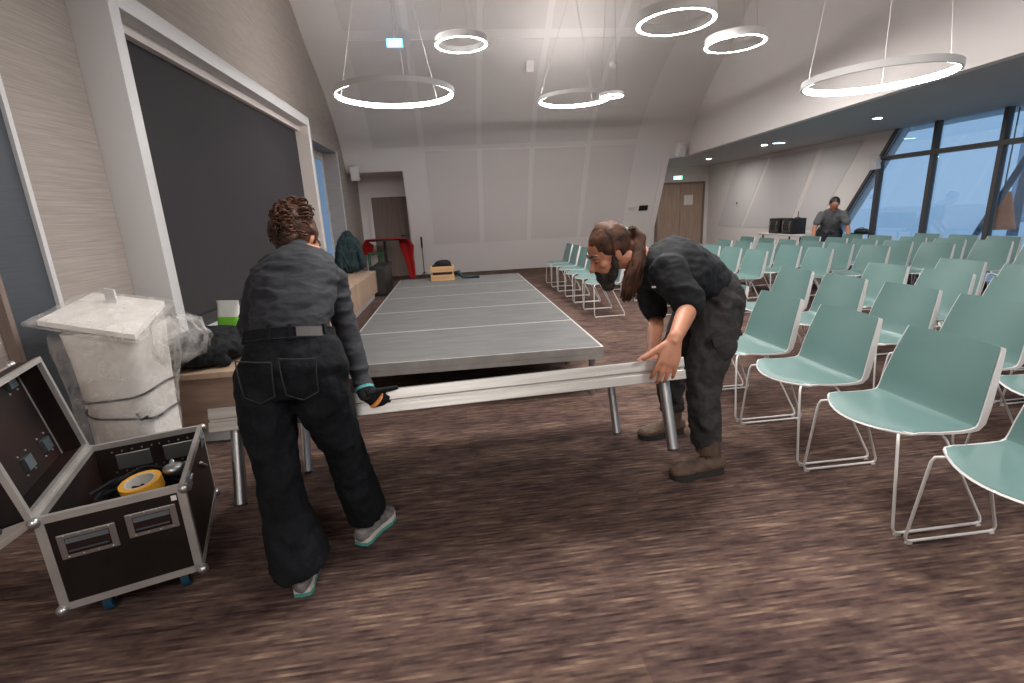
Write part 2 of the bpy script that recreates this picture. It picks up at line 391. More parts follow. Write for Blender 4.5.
struct(MB().box(XL-.3,8.2,-4.2,4.05,6.0,6.15).build('ceiling','plaster'), 'white ceiling')
struct(MB().box(XL-.4,8.2,-4.2,-4,0,6.2).build('wall_rear','plaster'), 'white wall behind the photographer')
# niche behind the leaning wall (left door)
nb = MB(); nb.box(XL,-.85,YB,YB+.15,0,2.6); nb.prism([(prof_at(2.41)+.02,2.41),(YB,2.41),(YB,2.55),(11.6,2.55)], XL, -1.0, 'x')
nb.prism([(12.8,0),(YB,0),(YB,2.41),(prof_at(2.41),2.41)], -1.0, -.9, 'x')
struct(nb.build('wall_niche','plaster'), 'white niche around the door in the far corner')
d1 = struct(bpy.data.objects.new('door_1', None), 'grey oak door in the far left niche'); COL.objects.link(d1); d1.location = (-1.50,YB,0)
MB().box(-.42,.42,-.03,.0,.005,1.93).build('leaf','oakdark',d1)
fm = MB(); fm.box(-.50,-.42,-.045,0,0,2.0); fm.box(.42,.50,-.045,0,0,2.0); fm.box(-.42,.42,-.045,0,1.93,2.0); fm.build('door_frame','plaster',d1)
MB().tube([(.33,-.03,1.0),(.33,-.09,1.0),(.21,-.09,1.0)],.012).build('handle','black',d1)
# right: soffit, fascia, side wall, door
fa = [(5.5,11.75),(5.1,7.18),(4.93,5.36),(4.83,4.06),(4.5,-4.0)]
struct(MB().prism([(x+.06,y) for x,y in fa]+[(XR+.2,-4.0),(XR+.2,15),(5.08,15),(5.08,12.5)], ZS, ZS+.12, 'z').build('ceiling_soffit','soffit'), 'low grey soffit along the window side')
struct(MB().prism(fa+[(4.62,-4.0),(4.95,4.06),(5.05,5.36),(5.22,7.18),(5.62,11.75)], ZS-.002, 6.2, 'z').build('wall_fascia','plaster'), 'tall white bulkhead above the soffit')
rw = MB().prism([(15,0),(15,ZS),(8.27,ZS),(9.96,0)], XR, XR+.2, 'x')
wall_right = struct(rw.build('wall_right','plaster'), 'white side wall with slanted bands')
def slant(y, z, k): return y+k*(2.42-z)
for (ya,ka),(yb,kb) in (((10.22,.46),(11.82,.60)),((11.94,.60),(13.30,.50)),((9.02,.66),(10.06,.46))):
    z0, z1 = .75, 2.42
    MB().prism([(slant(ya,z0,ka),z0),(slant(ya,z1,ka),z1),(slant(yb,z1,kb),z1),(slant(yb,z0,kb),z0)], XR-.008, XR, 'x').build('panel','panelr',wall_right)
struct(MB().box(5.0,XR+.2,14.8,15,0,ZS).build('wall_far','plaster'), 'end wall around the double door')
struct(MB().prism([(12.8,0),(14.8,0),(14.8,ZS),(prof_at(ZS),ZS)], 4.95, 5.08, 'x').build('wall_return','plaster'), 'return wall beside the double door')
d2 = struct(bpy.data.objects.new('door_2', None), 'pale oak double door with a paper notice'); COL.objects.link(d2); d2.location = (6.85,14.8,0)
for s in (-1,1):
    lf = MB().box(min(s*.006,s*.70),max(s*.006,s*.70),-.04,0,.005,2.0).build('leaf','oak',d2)
    if s > 0: MB().box(.12,.40,-.043,-.04,1.40,1.68).build('paper_notice','paper',lf)
fm = MB(); fm.box(-.76,-.70,-.06,0,0,2.06); fm.box(.70,.76,-.06,0,0,2.06); fm.box(-.70,.70,-.06,0,2.0,2.06); fm.build('door_frame','oakdark',d2)
# glazing
win = struct(bpy.data.objects.new('window_2', None), 'tall blue glazing with dark mullions'); COL.objects.link(win); win.location = (XR,0,0)
MUL = [8.60,7.58,6.55,5.53,4.5,3.48,2.45,1.4,.4,-.6,-1.6,-2.6,-3.9]
for y in MUL:
    zt = ZS if y < 8.3 else 2.03
    MB().box(-.035,.06,y-.032,y+.032,0,zt).build('mullion','anthr',win)
MB().box(-.05,.09,-4,8.56,2.0,2.07).build('transom','anthr',win)
MB().prism([(9.96,0),(10.03,0),(8.34,ZS),(8.27,ZS)], -.035, .06, 'x').build('slanted_mullion','anthr',win)
MB().box(-.05,.09,-4,9.96,0,.08).build('sill','anthr',win)
MB().prism([(8.64,.08),(9.9,.08),(8.64,1.95)], .03, .045, 'x').build('pane','glass',win)
MB().prism([(8.56,2.07),(8.27,ZS),(7.62,ZS),(7.62,2.07)], .03, .045, 'x').build('pane','glass',win)
for a,b in zip(MUL,MUL[1:]):
    MB().box(.03,.045,b+.04,a-.04,.08,2.0).build('pane','glass',win)
    if a < 8.5: MB().box(.03,.045,b+.04,a-.04,2.07,ZS).build('pane','glass',win)
# outdoors seen through the glass
struct(MB().box(XR+.2,60,-30,60,-.25,-.15).build('ground_outside','snow'), 'pale ground outside the window')
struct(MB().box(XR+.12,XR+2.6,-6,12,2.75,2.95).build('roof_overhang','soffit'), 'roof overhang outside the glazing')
# ------------------------------------------------------------------ screen surround and bench on the left wall
sc = thing('projection_screen', 'large charcoal screen in a deep white frame on the left wall', 'screen', (XL,5.86,.52))
y0, y1, d, zt, zb = -2.21, 2.19, .24, 2.36, .0
fr = MB(); fr.box(0,d,y0,y0+.11,zb,zt,.004); fr.box(0,d,y1-.11,y1,zb,zt,.004); fr.box(0,d,y0+.11,y1-.11,zt-.12,zt,.004); fr.box(0,d,y0+.11,y1-.11,zb,.09,.004)
fr.build('frame','framew',sc, 40)
MB().box(.0,.06,y0+.11,y1-.11,.09,zt-.12).build('screen_fabric','screen',sc)
for a,b in ((y0+.11,-.9),(-.896,.896),(.9,y1-.11)): MB().box(.06,.12,a,b,zt-.19,zt-.12).build('casing','reveal',sc)
MB().box(.06,.235,y1-.116,y1-.11,.09,zt-.12).build('reveal','reveal',sc)
MB().box(.06,.09,y0+.11,y1-.11,.09,.19).build('lower_band','black',sc)
bn = thing('bench', 'long low oak bench under the screen', 'bench', (-1.83,6.3,0))
MB().box(-.36,.36,-3.06,3.10,.46,.50,.004).build('top','oaklight',bn); MB().box(-.36,.35,-3.05,-3.03,.11,.46).build('end_panel','benchwood',bn)
MB().box(.33,.35,-3.03,3.09,.11,.46).build('front_panel','oaklight',bn); MB().box(-.36,.30,-2.99,3.05,0,.11).build('plinth','soffit',bn)
MB().box(-.36,.36,3.07,3.09,.11,.46).build('end_panel','benchwood',bn)
np_ = thing('wall_cladding', 'dark grey vertical panel with white edging on the beige wall', 'wall panel', (XL+.004,2.77,0))
MB().box(.0,.03,-.15,.15,0,2.7).build('panel','darkpanel',np_); MB().box(.0,.05,.15,.18,0,2.72).build('edging','framew',np_); MB().box(.0,.05,-.18,-.15,0,2.72).build('edging','oakdark',np_)

# ------------------------------------------------------------------ stage decks
def make_deck(name, label, tlen=.40):
    t = thing(name, label, 'stage deck', group='grey decks of the assembled stage')
    MB().box(-.985,.985,.011,.989,-.02,0,.002).build('top_panel','stagetop',t)
    for a in ((-1,1,0,.03),(-1,1,.97,1.0)):
        fr = MB(); fr.box(a[0],a[1],a[2],a[3],-.055,-.0005); fr.box(a[0],a[1],a[2]+.004,a[3]-.004,-.062,-.055); fr.box(a[0],a[1],a[2],a[3],-.095,-.062); fr.build('rail','edge',t)
    for s in (-1,1):
        fr = MB(); x0,x1 = (-1,-.97) if s < 0 else (.97,1); fr.box(x0,x1,.03,.97,-.095,-.0005); fr.build('rail','edge',t)
    for x in (-.93,.93):
        for y in (.08,.92): MB().tube([(x,y,-.09),(x,y,-tlen)],.0242,14).build('leg','galv',t,35)
    MB().box(-.97,.97,.03,.97,-.034,-.022).build('underside','under',t)
    return t
names = ['nearest to the lifted deck','second from the front','third from the front','fourth from the front','farthest, by the leaning wall']
dk0 = make_deck('stage_deck', 'grey stage deck, '+names[0]); dk0.location = (.06,3.49,.40)
for k in range(1,5): dup(dk0, (.06,3.49+1.003*k,.40), None, 'grey stage deck, '+names[k])
# the deck being lifted: edge-on to the eye, its far legs on the carpet
ld = thing('lifted_stage_deck', 'aluminium-edged stage deck tilted up between the man and the woman', 'stage deck', (-.034,1.99,.727), (math.radians(-20.0), math.radians(-1.6), 0))
MB().box(-.995,.995,.006,.994,-.012,.002,.003).build('top_panel','stagetop',ld)
def railprof(x0,x1,y0,y1,face):
    m = MB(); m.box(x0,x1,y0,y1,-.046,-.001,.003); m.box(x0,x1,y0+.014,y1-.014,-.058,-.045); m.box(x0,x1,y0,y1,-.098,-.057,.003); return m
railprof(-1,1,0,.035,0).build('rail','alu',ld); railprof(-1,1,.965,1.0,0).build('rail','alu',ld)
for x0,x1 in ((-1,-.965),(.965,1)): railprof(x0,x1,.036,.964,0).build('rail','alu',ld)
MB().box(-.965,.965,.035,.965,-.034,-.016).build('underside','under',ld)
for x in (-.925,.925):
    for y in (.075,.925):
        lg = MB().tube([(x,y,-.098),(x,y,-.40)],.0242,16).build('leg','galv',ld,35); MB().tube([(x,y,-.40),(x,y,-.408)],.0245,16).build('foot_cap','sole',lg,35)

# ------------------------------------------------------------------ chairs
CP = [(-.250,.438,.226),(-.243,.444,.235),(-.225,.450,.242),(-.16,.452,.246),(-.06,.446,.248),(.05,.443,.250),(.104,.446,.250),(.124,.453,.250),(.134,.472,.250),(.146,.53,.246),(.170,.63,.236),(.196,.72,.224),(.212,.772,.216),(.215,.780,.213)]
TH = [.006,.007,.008,.009,.010,.011,.014,.022,.032,.036,.033,.027,.022,.020]
FB = [.085,.085,.080,.055,.02,0,0,0,0,0,0,0,0,0]
def chair_grid(inset=0, off=0, i0=0, i1=None, n=10, top=False):
    i1 = len(CP)-1 if i1 is None else i1; rows = []
    for i in range(i0,i1+1):
        x,z,w = CP[i]; a = CP[max(i-1,0)]; b = CP[min(i+1,len(CP)-1)]; tx,tz = b[0]-a[0], b[1]-a[1]; l = math.hypot(tx,tz); nx,nz = -tz/l, tx/l
        bk = max(0,min(1,(z-.46)/.25)) if i > 6 else 0
        row = []
        for k in range(n+1):
            u = -1+2*k/n; y = u*(w-inset)
            cx = .028*bk*(1-u*u); cz = (-.010*(1-u*u) if i < 7 else 0)
            row.append(Vector((x+nx*off+cx+FB[i]*u*u, y, z+nz*off+cz)))
        rows.append(row)
    return rows
def slab(A, B):
    m = MB(); R = len(A); Cn = len(A[0]); ia = lambda i,j: i*Cn+j; ib = lambda i,j: R*Cn+i*Cn+j
    vs = [v for r in A for v in r]+[v for r in B for v in r]; fs = []
    for i in range(R-1):
        for j in range(Cn-1):
            fs.append((ia(i,j),ia(i,j+1),ia(i+1,j+1),ia(i+1,j))); fs.append((ib(i,j),ib(i+1,j),ib(i+1,j+1),ib(i,j+1)))
    for i in range(R-1):
        fs.append((ia(i,0),ia(i+1,0),ib(i+1,0),ib(i,0))); fs.append((ia(i,Cn-1),ib(i,Cn-1),ib(i+1,Cn-1),ia(i+1,Cn-1)))
    for j in range(Cn-1):
        fs.append((ia(0,j),ib(0,j),ib(0,j+1),ia(0,j+1))); fs.append((ia(R-1,j),ia(R-1,j+1),ib(R-1,j+1),ib(R-1,j)))
    return m.add(vs, fs)
def make_chair():
    t = thing('shell_chair', '', 'chair', group='green shell chairs set out in rows')
    A = chair_grid(); B = chair_grid()
    for i in range(len(CP)):
        a = CP[max(i-1,0)]; b = CP[min(i+1,len(CP)-1)]; tx,tz = b[0]-a[0], b[1]-a[1]; l = math.hypot(tx,tz)
        for k in range(len(B[i])): B[i][k] = B[i][k] + Vector((tz/l, 0, -tx/l))*TH[i]
    slab(A,B).build('shell','whitep',t,50)
    slab(chair_grid(.009,.002,1,7), chair_grid(.009,.0003,1,7)).build('seat','teal',t,50)
    slab(chair_grid(.007,.002,7), chair_grid(.007,.0003,7)).build('backrest','teal',t,50)
    def rnd(p, q, r, d=.03):   # rounded corner
        p,q,r = Vector(p),Vector(q),Vector(r); a = q+(p-q).normalized()*d; b = q+(r-q).normalized()*d
        return [a, (a+q*2+b)/4, b]
    for s in (-1,1):
        P = [(-.15,s*.17,.428),(-.205,s*.225,.430),(-.213,s*.275,.011),(.213,s*.275,.011),(.015,s*.215,.42),(-.03,s*.15,.42)]
        pts = [Vector(P[0])]
        for a,b,c in zip(P,P[1:],P[2:]): pts += rnd(a,b,c)
        pts.append(Vector(P[-1]))
        lg = MB().tube(pts,.0062,7).build('sled_leg','whitem',t,60)
        for x in (-.19,.19): MB().box(x-.012,x+.012,s*.275-.007,s*.275+.007,0,.007).build('glide','whitep',lg)
    MB().tube([(-.15,-.17,.428),(-.15,.17,.428)],.006,6).build('cross_bar','whitem',t)
    return t
ch0 = make_chair(); used = [False]
ordn = ['nearest','second','third','fourth','fifth','sixth','seventh']
def row_of(X, ys, rowtxt):
    for k,y in enumerate(ys):
        lab = 'green shell chair, %s from the camera in %s' % (ordn[k] if k else 'nearest', rowtxt)
        lab = lab.replace('nearest from the camera','nearest the camera')
        rz = random.uniform(-.01,.01); p = (X-.20+random.uniform(-.01,.01), y, 0)
        if not used[0]: used[0] = True; ch0.location = p; ch0.rotation_euler = (0,0,0); ch0['label'] = lab
        else: dup(ch0, p, rz, lab)
B1, B2 = 'the near block', 'the far block'
row_of(2.17, [1.30,1.905,2.51,3.115,3.72], 'the front row of '+B1)
row_of(3.12, [1.32,1.92,2.52,3.09,3.68,4.26], 'the second row of '+B1)
row_of(3.95, [2.42,3.02,3.60,4.17], 'the third row of '+B1)
row_of(4.70, [2.97,3.56,4.15], 'the rear row of '+B1)
row_of(2.20, [6.57,7.16,7.76,8.37,8.97,9.56], 'the front row of '+B2)
row_of(3.10, [6.4,6.98,7.56,8.14,8.72], 'the second row of '+B2)
row_of(3.95, [6.2,6.78,7.36,7.94,8.52], 'the third row of '+B2)
row_of(4.68, [5.98,6.56,7.14,7.72,8.30], 'the fourth row of '+B2)
row_of(5.36, [5.87,6.44,7.01,7.58,8.15,8.72], 'the fifth row of '+B2)
row_of(6.08, [5.72,6.29,6.86,7.43,8.0], 'the sixth row of '+B2)
row_of(6.75, [5.03,5.6,6.17,6.74,7.31,7.88], 'the seventh row of '+B2)
row_of(7.42, [5.45,6.03,6.60,7.17], 'the rearmost row of '+B2)

# ------------------------------------------------------------------ ring lamps
def zceil(y):
    best = 6.0
    for (y0,z0),(y1,z1) in zip(PROF,PROF[1:]):
        if y1 <= y <= y0 and y0 > y1: best = z0+(z1-z0)*(y0-y)/(y0-y1)
    return best
def ring_lamp(label, c, R, mode, h=.085, w=.055, group='ring pendant lamps'):
    t = thing('ring_pendant', label, 'lamp', c, group=group)
    o, i = R, R-w
    if mode == 'down':
        MB().lathe([(o,.0),(o,h),(i,h),(i,.0),(i+.003,0),(i+.003,.006),(o-.003,.006),(o-.003,0)], 64, closed=True).build('body','ringbody',t,40)
        MB().lathe([(o-.0035,.003),(i+.0035,.003)], 64).build('diffuser','glow',t,40)
    else:
        i = R-.03
        MB().lathe([(o,0),(o,h*.75),(i+.012,h*.75),(i+.012,0)], 72, closed=True).build('body','ringbody',t,40)
        MB().lathe([(i+.011,.004),(i+.011,h*.6),(i,h*.6),(i,.004)], 72, closed=True).build('diffuser','glow_side',t,40)
    top = zceil(c[1])-c[2]
    MB().lathe([(0,top),(.06,top),(.06,top-.05),(0,top-.05)], 20).build('canopy','ringbody',t,40)
    for k in range(3):
        a = 2*PI*k/3-PI/2+.25
        MB().tube([((R-.02)*math.cos(a),(R-.02)*math.sin(a),h*.7),(.03*math.cos(a),.03*math.sin(a),top-.03)],.0022,5).build('cable','cable',t)
    return t
ring_lamp('large thin ring lamp hanging over the stage near the screen', (-.60,6.98,2.91), .75, 'in')
ring_lamp('small ring lamp hanging highest, left of centre', (.30,7.45,3.62), .35, 'down', .085, .036)
ring_lamp('thick ring lamp at the top edge, right of centre', (2.59,5.85,3.33), .42, 'down', .11, .042)
ring_lamp('thick ring lamp just right of the one at the top edge', (3.50,6.22,3.22), .345, 'down', .09, .036)
ring_lamp('thin ring lamp low before the leaning wall', (2.14,8.65,3.14), .60, 'in', .075)
ring_lamp('tiny disc lamp beside the low ring lamp', (2.43,7.61,2.97), .17, 'down', .05, .10)
ring_lamp('widest thin ring lamp hanging over the chairs', (3.30,3.80,2.245), .505, 'in', .066)
for p,l in (((.7,2.75,3.25),'in front of'),((3.0,-.6,3.5),'to the right of'),((-.4,-2.4,3.5),'behind')):  # unseen lamps added for room light, the front one for the deck's shadow
    ring_lamp('ring lamp hanging out of view %s the photographer' % l, p, .55, 'down', .10, .06, group='ring lamps outside the picture')
def downlight(c, label):
    t = thing('downlight', label, 'lamp', c, group='recessed downlights in the soffit')
    MB().lathe([(.055,.0),(.075,.0),(.075,-.008),(.055,-.008)], 24, closed=True).build('trim_ring','ringbody',t,40)
    MB().lathe([(0,-.003),(.055,-.003)], 24).build('lens','downl',t)
for p,l in (((6.56,12.6,ZS),'nearest the double door'),((6.38,10.0,ZS),'second from the double door'),((6.30,7.15,ZS),'above the rear chair rows'),((6.3,4.3,ZS),'outside the picture on the right'),((6.3,1.6,ZS),'outside the picture, level with the photographer')):  # the two outside the picture are added to brighten the soffit side
    downlight(p, 'round recessed downlight in the grey soffit, '+l)
# small fixtures
t = thing('emergency_light', 'small emergency light beside the second downlight', 'light', (6.39,9.55,ZS)); MB().box(-.12,.12,-.03,.03,-.03,0,.004).build('body','ringbody',t); MB().box(-.11,.11,-.025,.025,-.034,-.03).build('lens','signw',t)  # reflection of the exit light, built as a glowing bar
t = thing('exit_sign', 'green emergency exit sign above the oak double door', 'sign', (6.75,14.78,2.19)); MB().box(-.14,.14,-.03,.02,-.06,.06,.004).build('box','ringbody',t); MB().box(-.13,.13,-.034,-.03,-.05,.05).build('face','exit',t)
for x in (-.06,.04): MB().box(x-.03,x+.03,-.036,-.034,-.03,.03).build('pictogram','signw',t)
t = thing('exit_sign', 'blue-white emergency sign hanging high near the leaning wall', 'sign', (-.68,8.75,4.05)); MB().box(-.125,.125,-.02,.02,-.06,.06,.004).build('box','signb',t); MB().box(-.10,.10,-.024,-.02,-.045,.045).build('face','signw',t); MB().tube([(0,0,.07),(0,0,zceil(8.75)-4.05)],.006,6).build('rod','cable',t)
def speaker(label, c, rz, tilt=.25, s=1):
    t = thing('wall_speaker', label, 'speaker', c, (tilt,0,rz))
    MB().box(-.09*s,.09*s,-.13*s,.0,-.14*s,.14*s,.012).build('cabinet','ringbody',t,40); MB().box(-.08*s,.08*s,-.136*s,-.13*s,-.13*s,.13*s,.003).build('grille','paper',t)
    MB().tube([(0,0,0),(0,.10*s,.02)],.015,8).build('bracket','ringbody',t); return t
speaker('white wall speaker above the far left niche', (-1.98,11.45,2.40), 0, .3)
speaker('white wall speaker at the tip of the bulkhead', (5.2,11.35,2.62), .2, .3)
speaker('white wall speaker at the top corner of the glazing', (7.64,8.54,1.97), PI/2*-1, .2, .75)
def onshell(x, z, off=0): return (x, prof_at(z)-off, z)
LEAN = -math.atan2(1.22,2.56)
t = thing('control_panel', 'small black wall display on the leaning wall', 'display', onshell(4.69,1.38), (-LEAN,0,0)); MB().box(-.11,.11,-.02,0,-.065,.065,.004).build('housing','black',t)
t = thing('light_switch', 'white light switch beside the black wall display', 'switch', onshell(4.40,1.38), (-LEAN,0,0)); MB().box(-.10,.10,-.01,0,-.04,.04,.003).build('plate','framew',t)
for x in (-.06,0,.06): MB().box(x-.022,x+.022,-.016,-.01,-.025,.025,.002).build('rocker','paper',t)
t = thing('thermostat', 'small wall control on the slanted side wall', 'control', (XR-.008,13.15,1.36)); MB().box(-.02,0,-.05,.05,-.07,.07,.004).build('plate','paper',t); MB().box(-.024,-.02,-.03,.03,-.005,.045).build('display','black',t)
t = thing('smoke_detector', 'round white detector on the leaning ceiling', 'detector', (3.2,9.93,4.0), (-.75,0,0)); MB().lathe([(0,-.07),(.05,-.065),(.07,-.03),(.075,.02)], 24).build('body','ringbody',t,40); MB().lathe([(0,-.08),(.02,-.078),(.022,-.064)], 14).build('sensor','paper',t,40)
t = thing('access_plate', 'square plate set into the leaning ceiling', 'plate', (1.62,9.86,4.02), (-1.05+PI/2-.1,0,0)); MB().box(-.07,.07,-.012,0,-.13,.13,.003).build('plate','plaster',t)

# ------------------------------------------------------------------ flight case (front left)
fcF = Vector((-1.473,1.641,0)); ang = math.atan2(.144,.405)
fc = thing('flight_case', 'open black flight case with silver edges and blue castors', 'flight case', fcF, (0,0,ang))
Wc, Dc, z0, z1 = .43, .63, .115, .48
body = MB(); t_ = .012
body.box(0,Wc,0,t_,z0,z1); body.box(0,Wc,Dc-t_,Dc,z0,z1); body.box(0,t_,t_,Dc-t_,z0,z1); body.box(Wc-t_,Wc,t_,Dc-t_,z0,z1); body.box(t_,Wc-t_,t_,Dc-t_,z0,z0+.012)
bo = body.build('body','casep',fc)
li = MB(); li.box(t_,Wc-t_,t_,t_+.003,z0+.012,z1-.02); li.box(t_,Wc-t_,Dc-t_-.003,Dc-t_,z0+.012,z1-.02); li.box(t_,t_+.003,t_,Dc-t_,z0+.012,z1-.02); li.box(Wc-t_-.003,Wc-t_,t_,Dc-t_,z0+.012,z1-.02); li.box(t_,Wc-t_,t_,Dc-t_,z0+.012,z0+.015)
li.build('lining','casein',bo)
e = .024; q = .003
def angle_bar(m, p0, p1, a, b, wd=e, th=q):
    """L profile along an edge p0-p1 with legs along a and b"""
    p0, p1, a, b = Vector(p0), Vector(p1), Vector(a), Vector(b); o = -(a+b)*th
    sec = [o, o+a*(wd+th), o+a*(wd+th)+b*th, o+(a+b)*th, o+b*(wd+th)+a*th, o+b*(wd+th)]
    vs = [p0+s for s in sec]+[p1+s for s in sec]
    m.add(vs, [tuple(range(5,-1,-1)), tuple(range(6,12))]+[(i,(i+1)%6,6+(i+1)%6,6+i) for i in range(6)])
X_,Y_,Z_ = Vector((1,0,0)),Vector((0,1,0)),Vector((0,0,1))
for p0,p1,a,b in (((0,0,z0),(0,0,z1),X_,Y_),((Wc,0,z0),(Wc,0,z1),-X_,Y_),((Wc,Dc,z0),(Wc,Dc,z1),-X_,-Y_),((0,Dc,z0),(0,Dc,z1),X_,-Y_),
    ((0,0,z0),(Wc,0,z0),Y_,Z_),((0,Dc,z0),(Wc,Dc,z0),-Y_,Z_),((0,0,z0),(0,Dc,z0),X_,Z_),((Wc,0,z0),(Wc,Dc,z0),-X_,Z_)):
    m = MB(); angle_bar(m,p0,p1,a,b); m.build('edge_strip','edge',fc)
for a in ((-.004,Wc+.004,-.004,.014),(-.004,Wc+.004,Dc-.014,Dc+.004)):
    m = MB(); m.box(a[0],a[1],a[2],a[3],z1-.022,z1+.004); m.build('rim_strip','edge',fc)
for a in ((-.004,.014,.014,Dc-.014),(Wc-.014,Wc+.004,.014,Dc-.014)):
    m = MB(); m.box(a[0],a[1],a[2],a[3],z1-.022,z1+.004); m.build('rim_strip','edge',fc)
for x in (0,Wc):
    for y in (0,Dc):
        for z in (z0,z1-.012): MB().ell((x,y,z),(.02,.02,.02),n=14,m=10).build('ball_corner','chrome',fc,True)
def dish(cx, w, h, cz):
    t = MB(); t.box(cx-w/2,cx+w/2,-.005,.0,cz-h/2,cz+h/2,.003); o = t.build('recessed_handle','chrome',fc)
    m = MB(); m.box(cx-w/2+.02,cx+w/2-.02,-.0058,-.005,cz-h/2+.016,cz+h/2-.016); m.build('dish','casein',o)
    MB().tube([(cx-w/2+.026,-.008,cz-h/2+.03),(cx+w/2-.026,-.008,cz-h/2+.03)],.006,8).build('grip','black',o)
    m = MB(); m.box(cx-w/2+.022,cx+w/2-.022,-.0075,-.005,cz+.012,cz+h/2-.018); m.build('plate','hwblue',o)
    for k in range(4):
        for s in (-1,1): MB().ell((cx-w/2+.02+k*(w-.04)/3,-.006,cz+s*(h/2-.007)),(.004,.003,.004),n=8,m=6).build('rivet','chrome',o)
dish(.125,.165,.095,z1-.125); dish(.315,.155,.095,z1-.11)
for cx in (.15,.33):
    m = MB(); m.box(cx-.065,cx+.065,Dc-t_-.009,Dc-t_-.003,z1-.13,z1-.055,.003); o = m.build('inner_plate','chrome',fc)
    for k in range(5):
        for s in (-1,1): MB().ell((cx-.075+k*.0375,Dc-t_-.004,z1-.092+s*.05),(.004,.003,.004),n=8,m=6).build('rivet','chrome',o)
for y in (.10,.52):
    m = MB(); m.box(Wc,Wc+.008,y-.03,y+.03,z1-.06,z1-.002,.002); o = m.build('catch','hwblue',fc); MB().tube([(Wc+.012,y-.025,z1-.02),(Wc+.012,y+.025,z1-.02)],.006,8).build('catch_bar','chrome',o)
for x in (.10,Wc-.08):
    for y in (.11,Dc-.10):
        o = MB().box(x-.035,x+.035,y-.045,y+.045,z0-.008,z0).build('castor_plate','chrome',fc)
        MB().prism([(y-.03,z0-.008),(y+.03,z0-.008),(y+.016,.04),(y-.016,.04)],x-.021,x-.017,'x').build('fork','chrome',o); MB().prism([(y-.03,z0-.008),(y+.03,z0-.008),(y+.016,.04),(y-.016,.04)],x+.017,x+.021,'x').build('fork','chrome',o)
        m = MB().tube([(x-.014,y,.046),(x+.014,y,.046)],.046,22); m.build('wheel','castor',o,35)
        MB().tube([(x-.016,y,.046),(x+.016,y,.046)],.034,16).build('hub','sole',o,35)
MB().box(.385,.402,-.0045,-.003,z1-.05,z1-.03).build('sticker','paper',fc)
# lid, hinged on the left long side and laid open
th = math.radians(80); lu = Vector((-math.cos(th),0,math.sin(th))); ln = Vector((-math.sin(th),0,-math.cos(th)))   # along the lid, out of its back
H0 = Vector((-.006,0,z1+.006)); hgt = .43; dep = .10
def LP(a, y, d): return H0 + lu*a + Vector((0,y,0)) + ln*d
def lbox(a0,a1,y0,y1,d0,d1):
    m = MB(); vs = [LP(a,y,dd) for dd in (d0,d1) for y in (y0,y1) for a in (a0,a1)]
    m.add(vs, [(0,2,3,1),(4,5,7,6),(0,1,5,4),(2,6,7,3),(0,4,6,2),(1,3,7,5)]); return m
lid = lbox(0,hgt,0,Dc,dep-.01,dep).build('lid','casep',fc)
for a in ((0,.01,0,Dc),(hgt-.01,hgt,0,Dc),(0,hgt,0,.01),(0,hgt,Dc-.01,Dc)): lbox(*a,0,dep-.01).build('lid_side','casein',lid)
lbox(.012,hgt-.012,.012,Dc-.012,dep-.014,dep-.0105).build('lid_lining','casein',lid)
for a in ((-.004,.016,-.004,Dc+.004),(hgt-.016,hgt+.004,-.004,Dc+.004),(.016,hgt-.016,-.004,.016),(.016,hgt-.016,Dc-.016,Dc+.004)): lbox(*a,-.006,.012).build('rim_strip','edge',lid)
for a in ((hgt-.02,hgt+.003,-.003,Dc+.003),(0,hgt,Dc-.02,Dc+.003),(0,hgt,-.003,.02)): lbox(*a,dep-.016,dep+.004).build('edge_strip','edge',lid)
for a in (0,hgt):
    for y in (0,Dc):
        MB().ell(LP(a,y,dep-.004),(.02,.02,.02),n=12,m=8).build('ball_corner','chrome',lid,True)
for y in (.10,.34,.52):
    lbox(hgt-.075,hgt-.03,y-.03,y+.03,dep-.03,dep-.0145).build('latch_housing','hwblue',lid)
    lbox(.07,.12,y-.03,y+.03,dep-.03,dep-.0145).build('latch_housing','hwblue',lid)
    for k in (-1,1):
        for aa in (.055,.135,hgt-.09,hgt-.018): MB().ell(LP(aa,y+k*.035,dep-.016),(.005,.005,.005),n=8,m=6).build('rivet','chrome',lid)
fcM = Matrix.Translation(fcF) @ Matrix.Rotation(ang,4,'Z')
def inC(x,y,z): return fcM @ Vector((x,y,z))
tp = thing('tape_roll', 'yellow tape roll lying in the open flight case', 'tape', inC(.235,.30,.36), (.1,-.08,.3))
MB().lathe([(.075,0),(.075,.05),(.056,.05),(.056,0)],40,closed=True).build('tape','tape',tp,40); MB().lathe([(.0558,.0),(.0558,.05),(.050,.05),(.050,0)],40,closed=True).build('core','tapein',tp,40)
cb = MB(); random.seed(3)
for k in range(7):
    c = inC(.11+.21*random.random(),.14+.36*random.random(),.24+.015*k); R0 = .05+.05*random.random(); pts = []
    for j in range(40):
        a = j*.42; pts.append(c+Vector((R0*math.cos(a)*(1+.1*math.sin(j)),R0*math.sin(a),.0025*j*.6+.006*math.sin(j*1.3))))
    cb.tube(pts,.007,6)
cb.ell(inC(.21,.3,.25),(.15,.2,.10))
tag(cb.build('cable_bundle','blackfab',None,60),'black cables heaped inside the open flight case','cables')
gl = thing('work_glove', 'dark grey work glove beside the yellow tape roll', 'glove', inC(.335,.38,.36), (0,.3,1.0))
g_ = MB(); g_.ell((0,0,.03),(.055,.045,.03)); 
for k in range(4): g_.tube([(.04,-.03+.02*k,.035),(.085,-.034+.022*k,.045),(.11,-.036+.024*k,.03)],[.013,.012,.010],8,cap='round')
g_.tube([(0,.03,.03),(.02,.07,.05)],[.014,.011],8,cap='round')
fuse('glove_shell', g_, .006, 'galv', gl, 2)

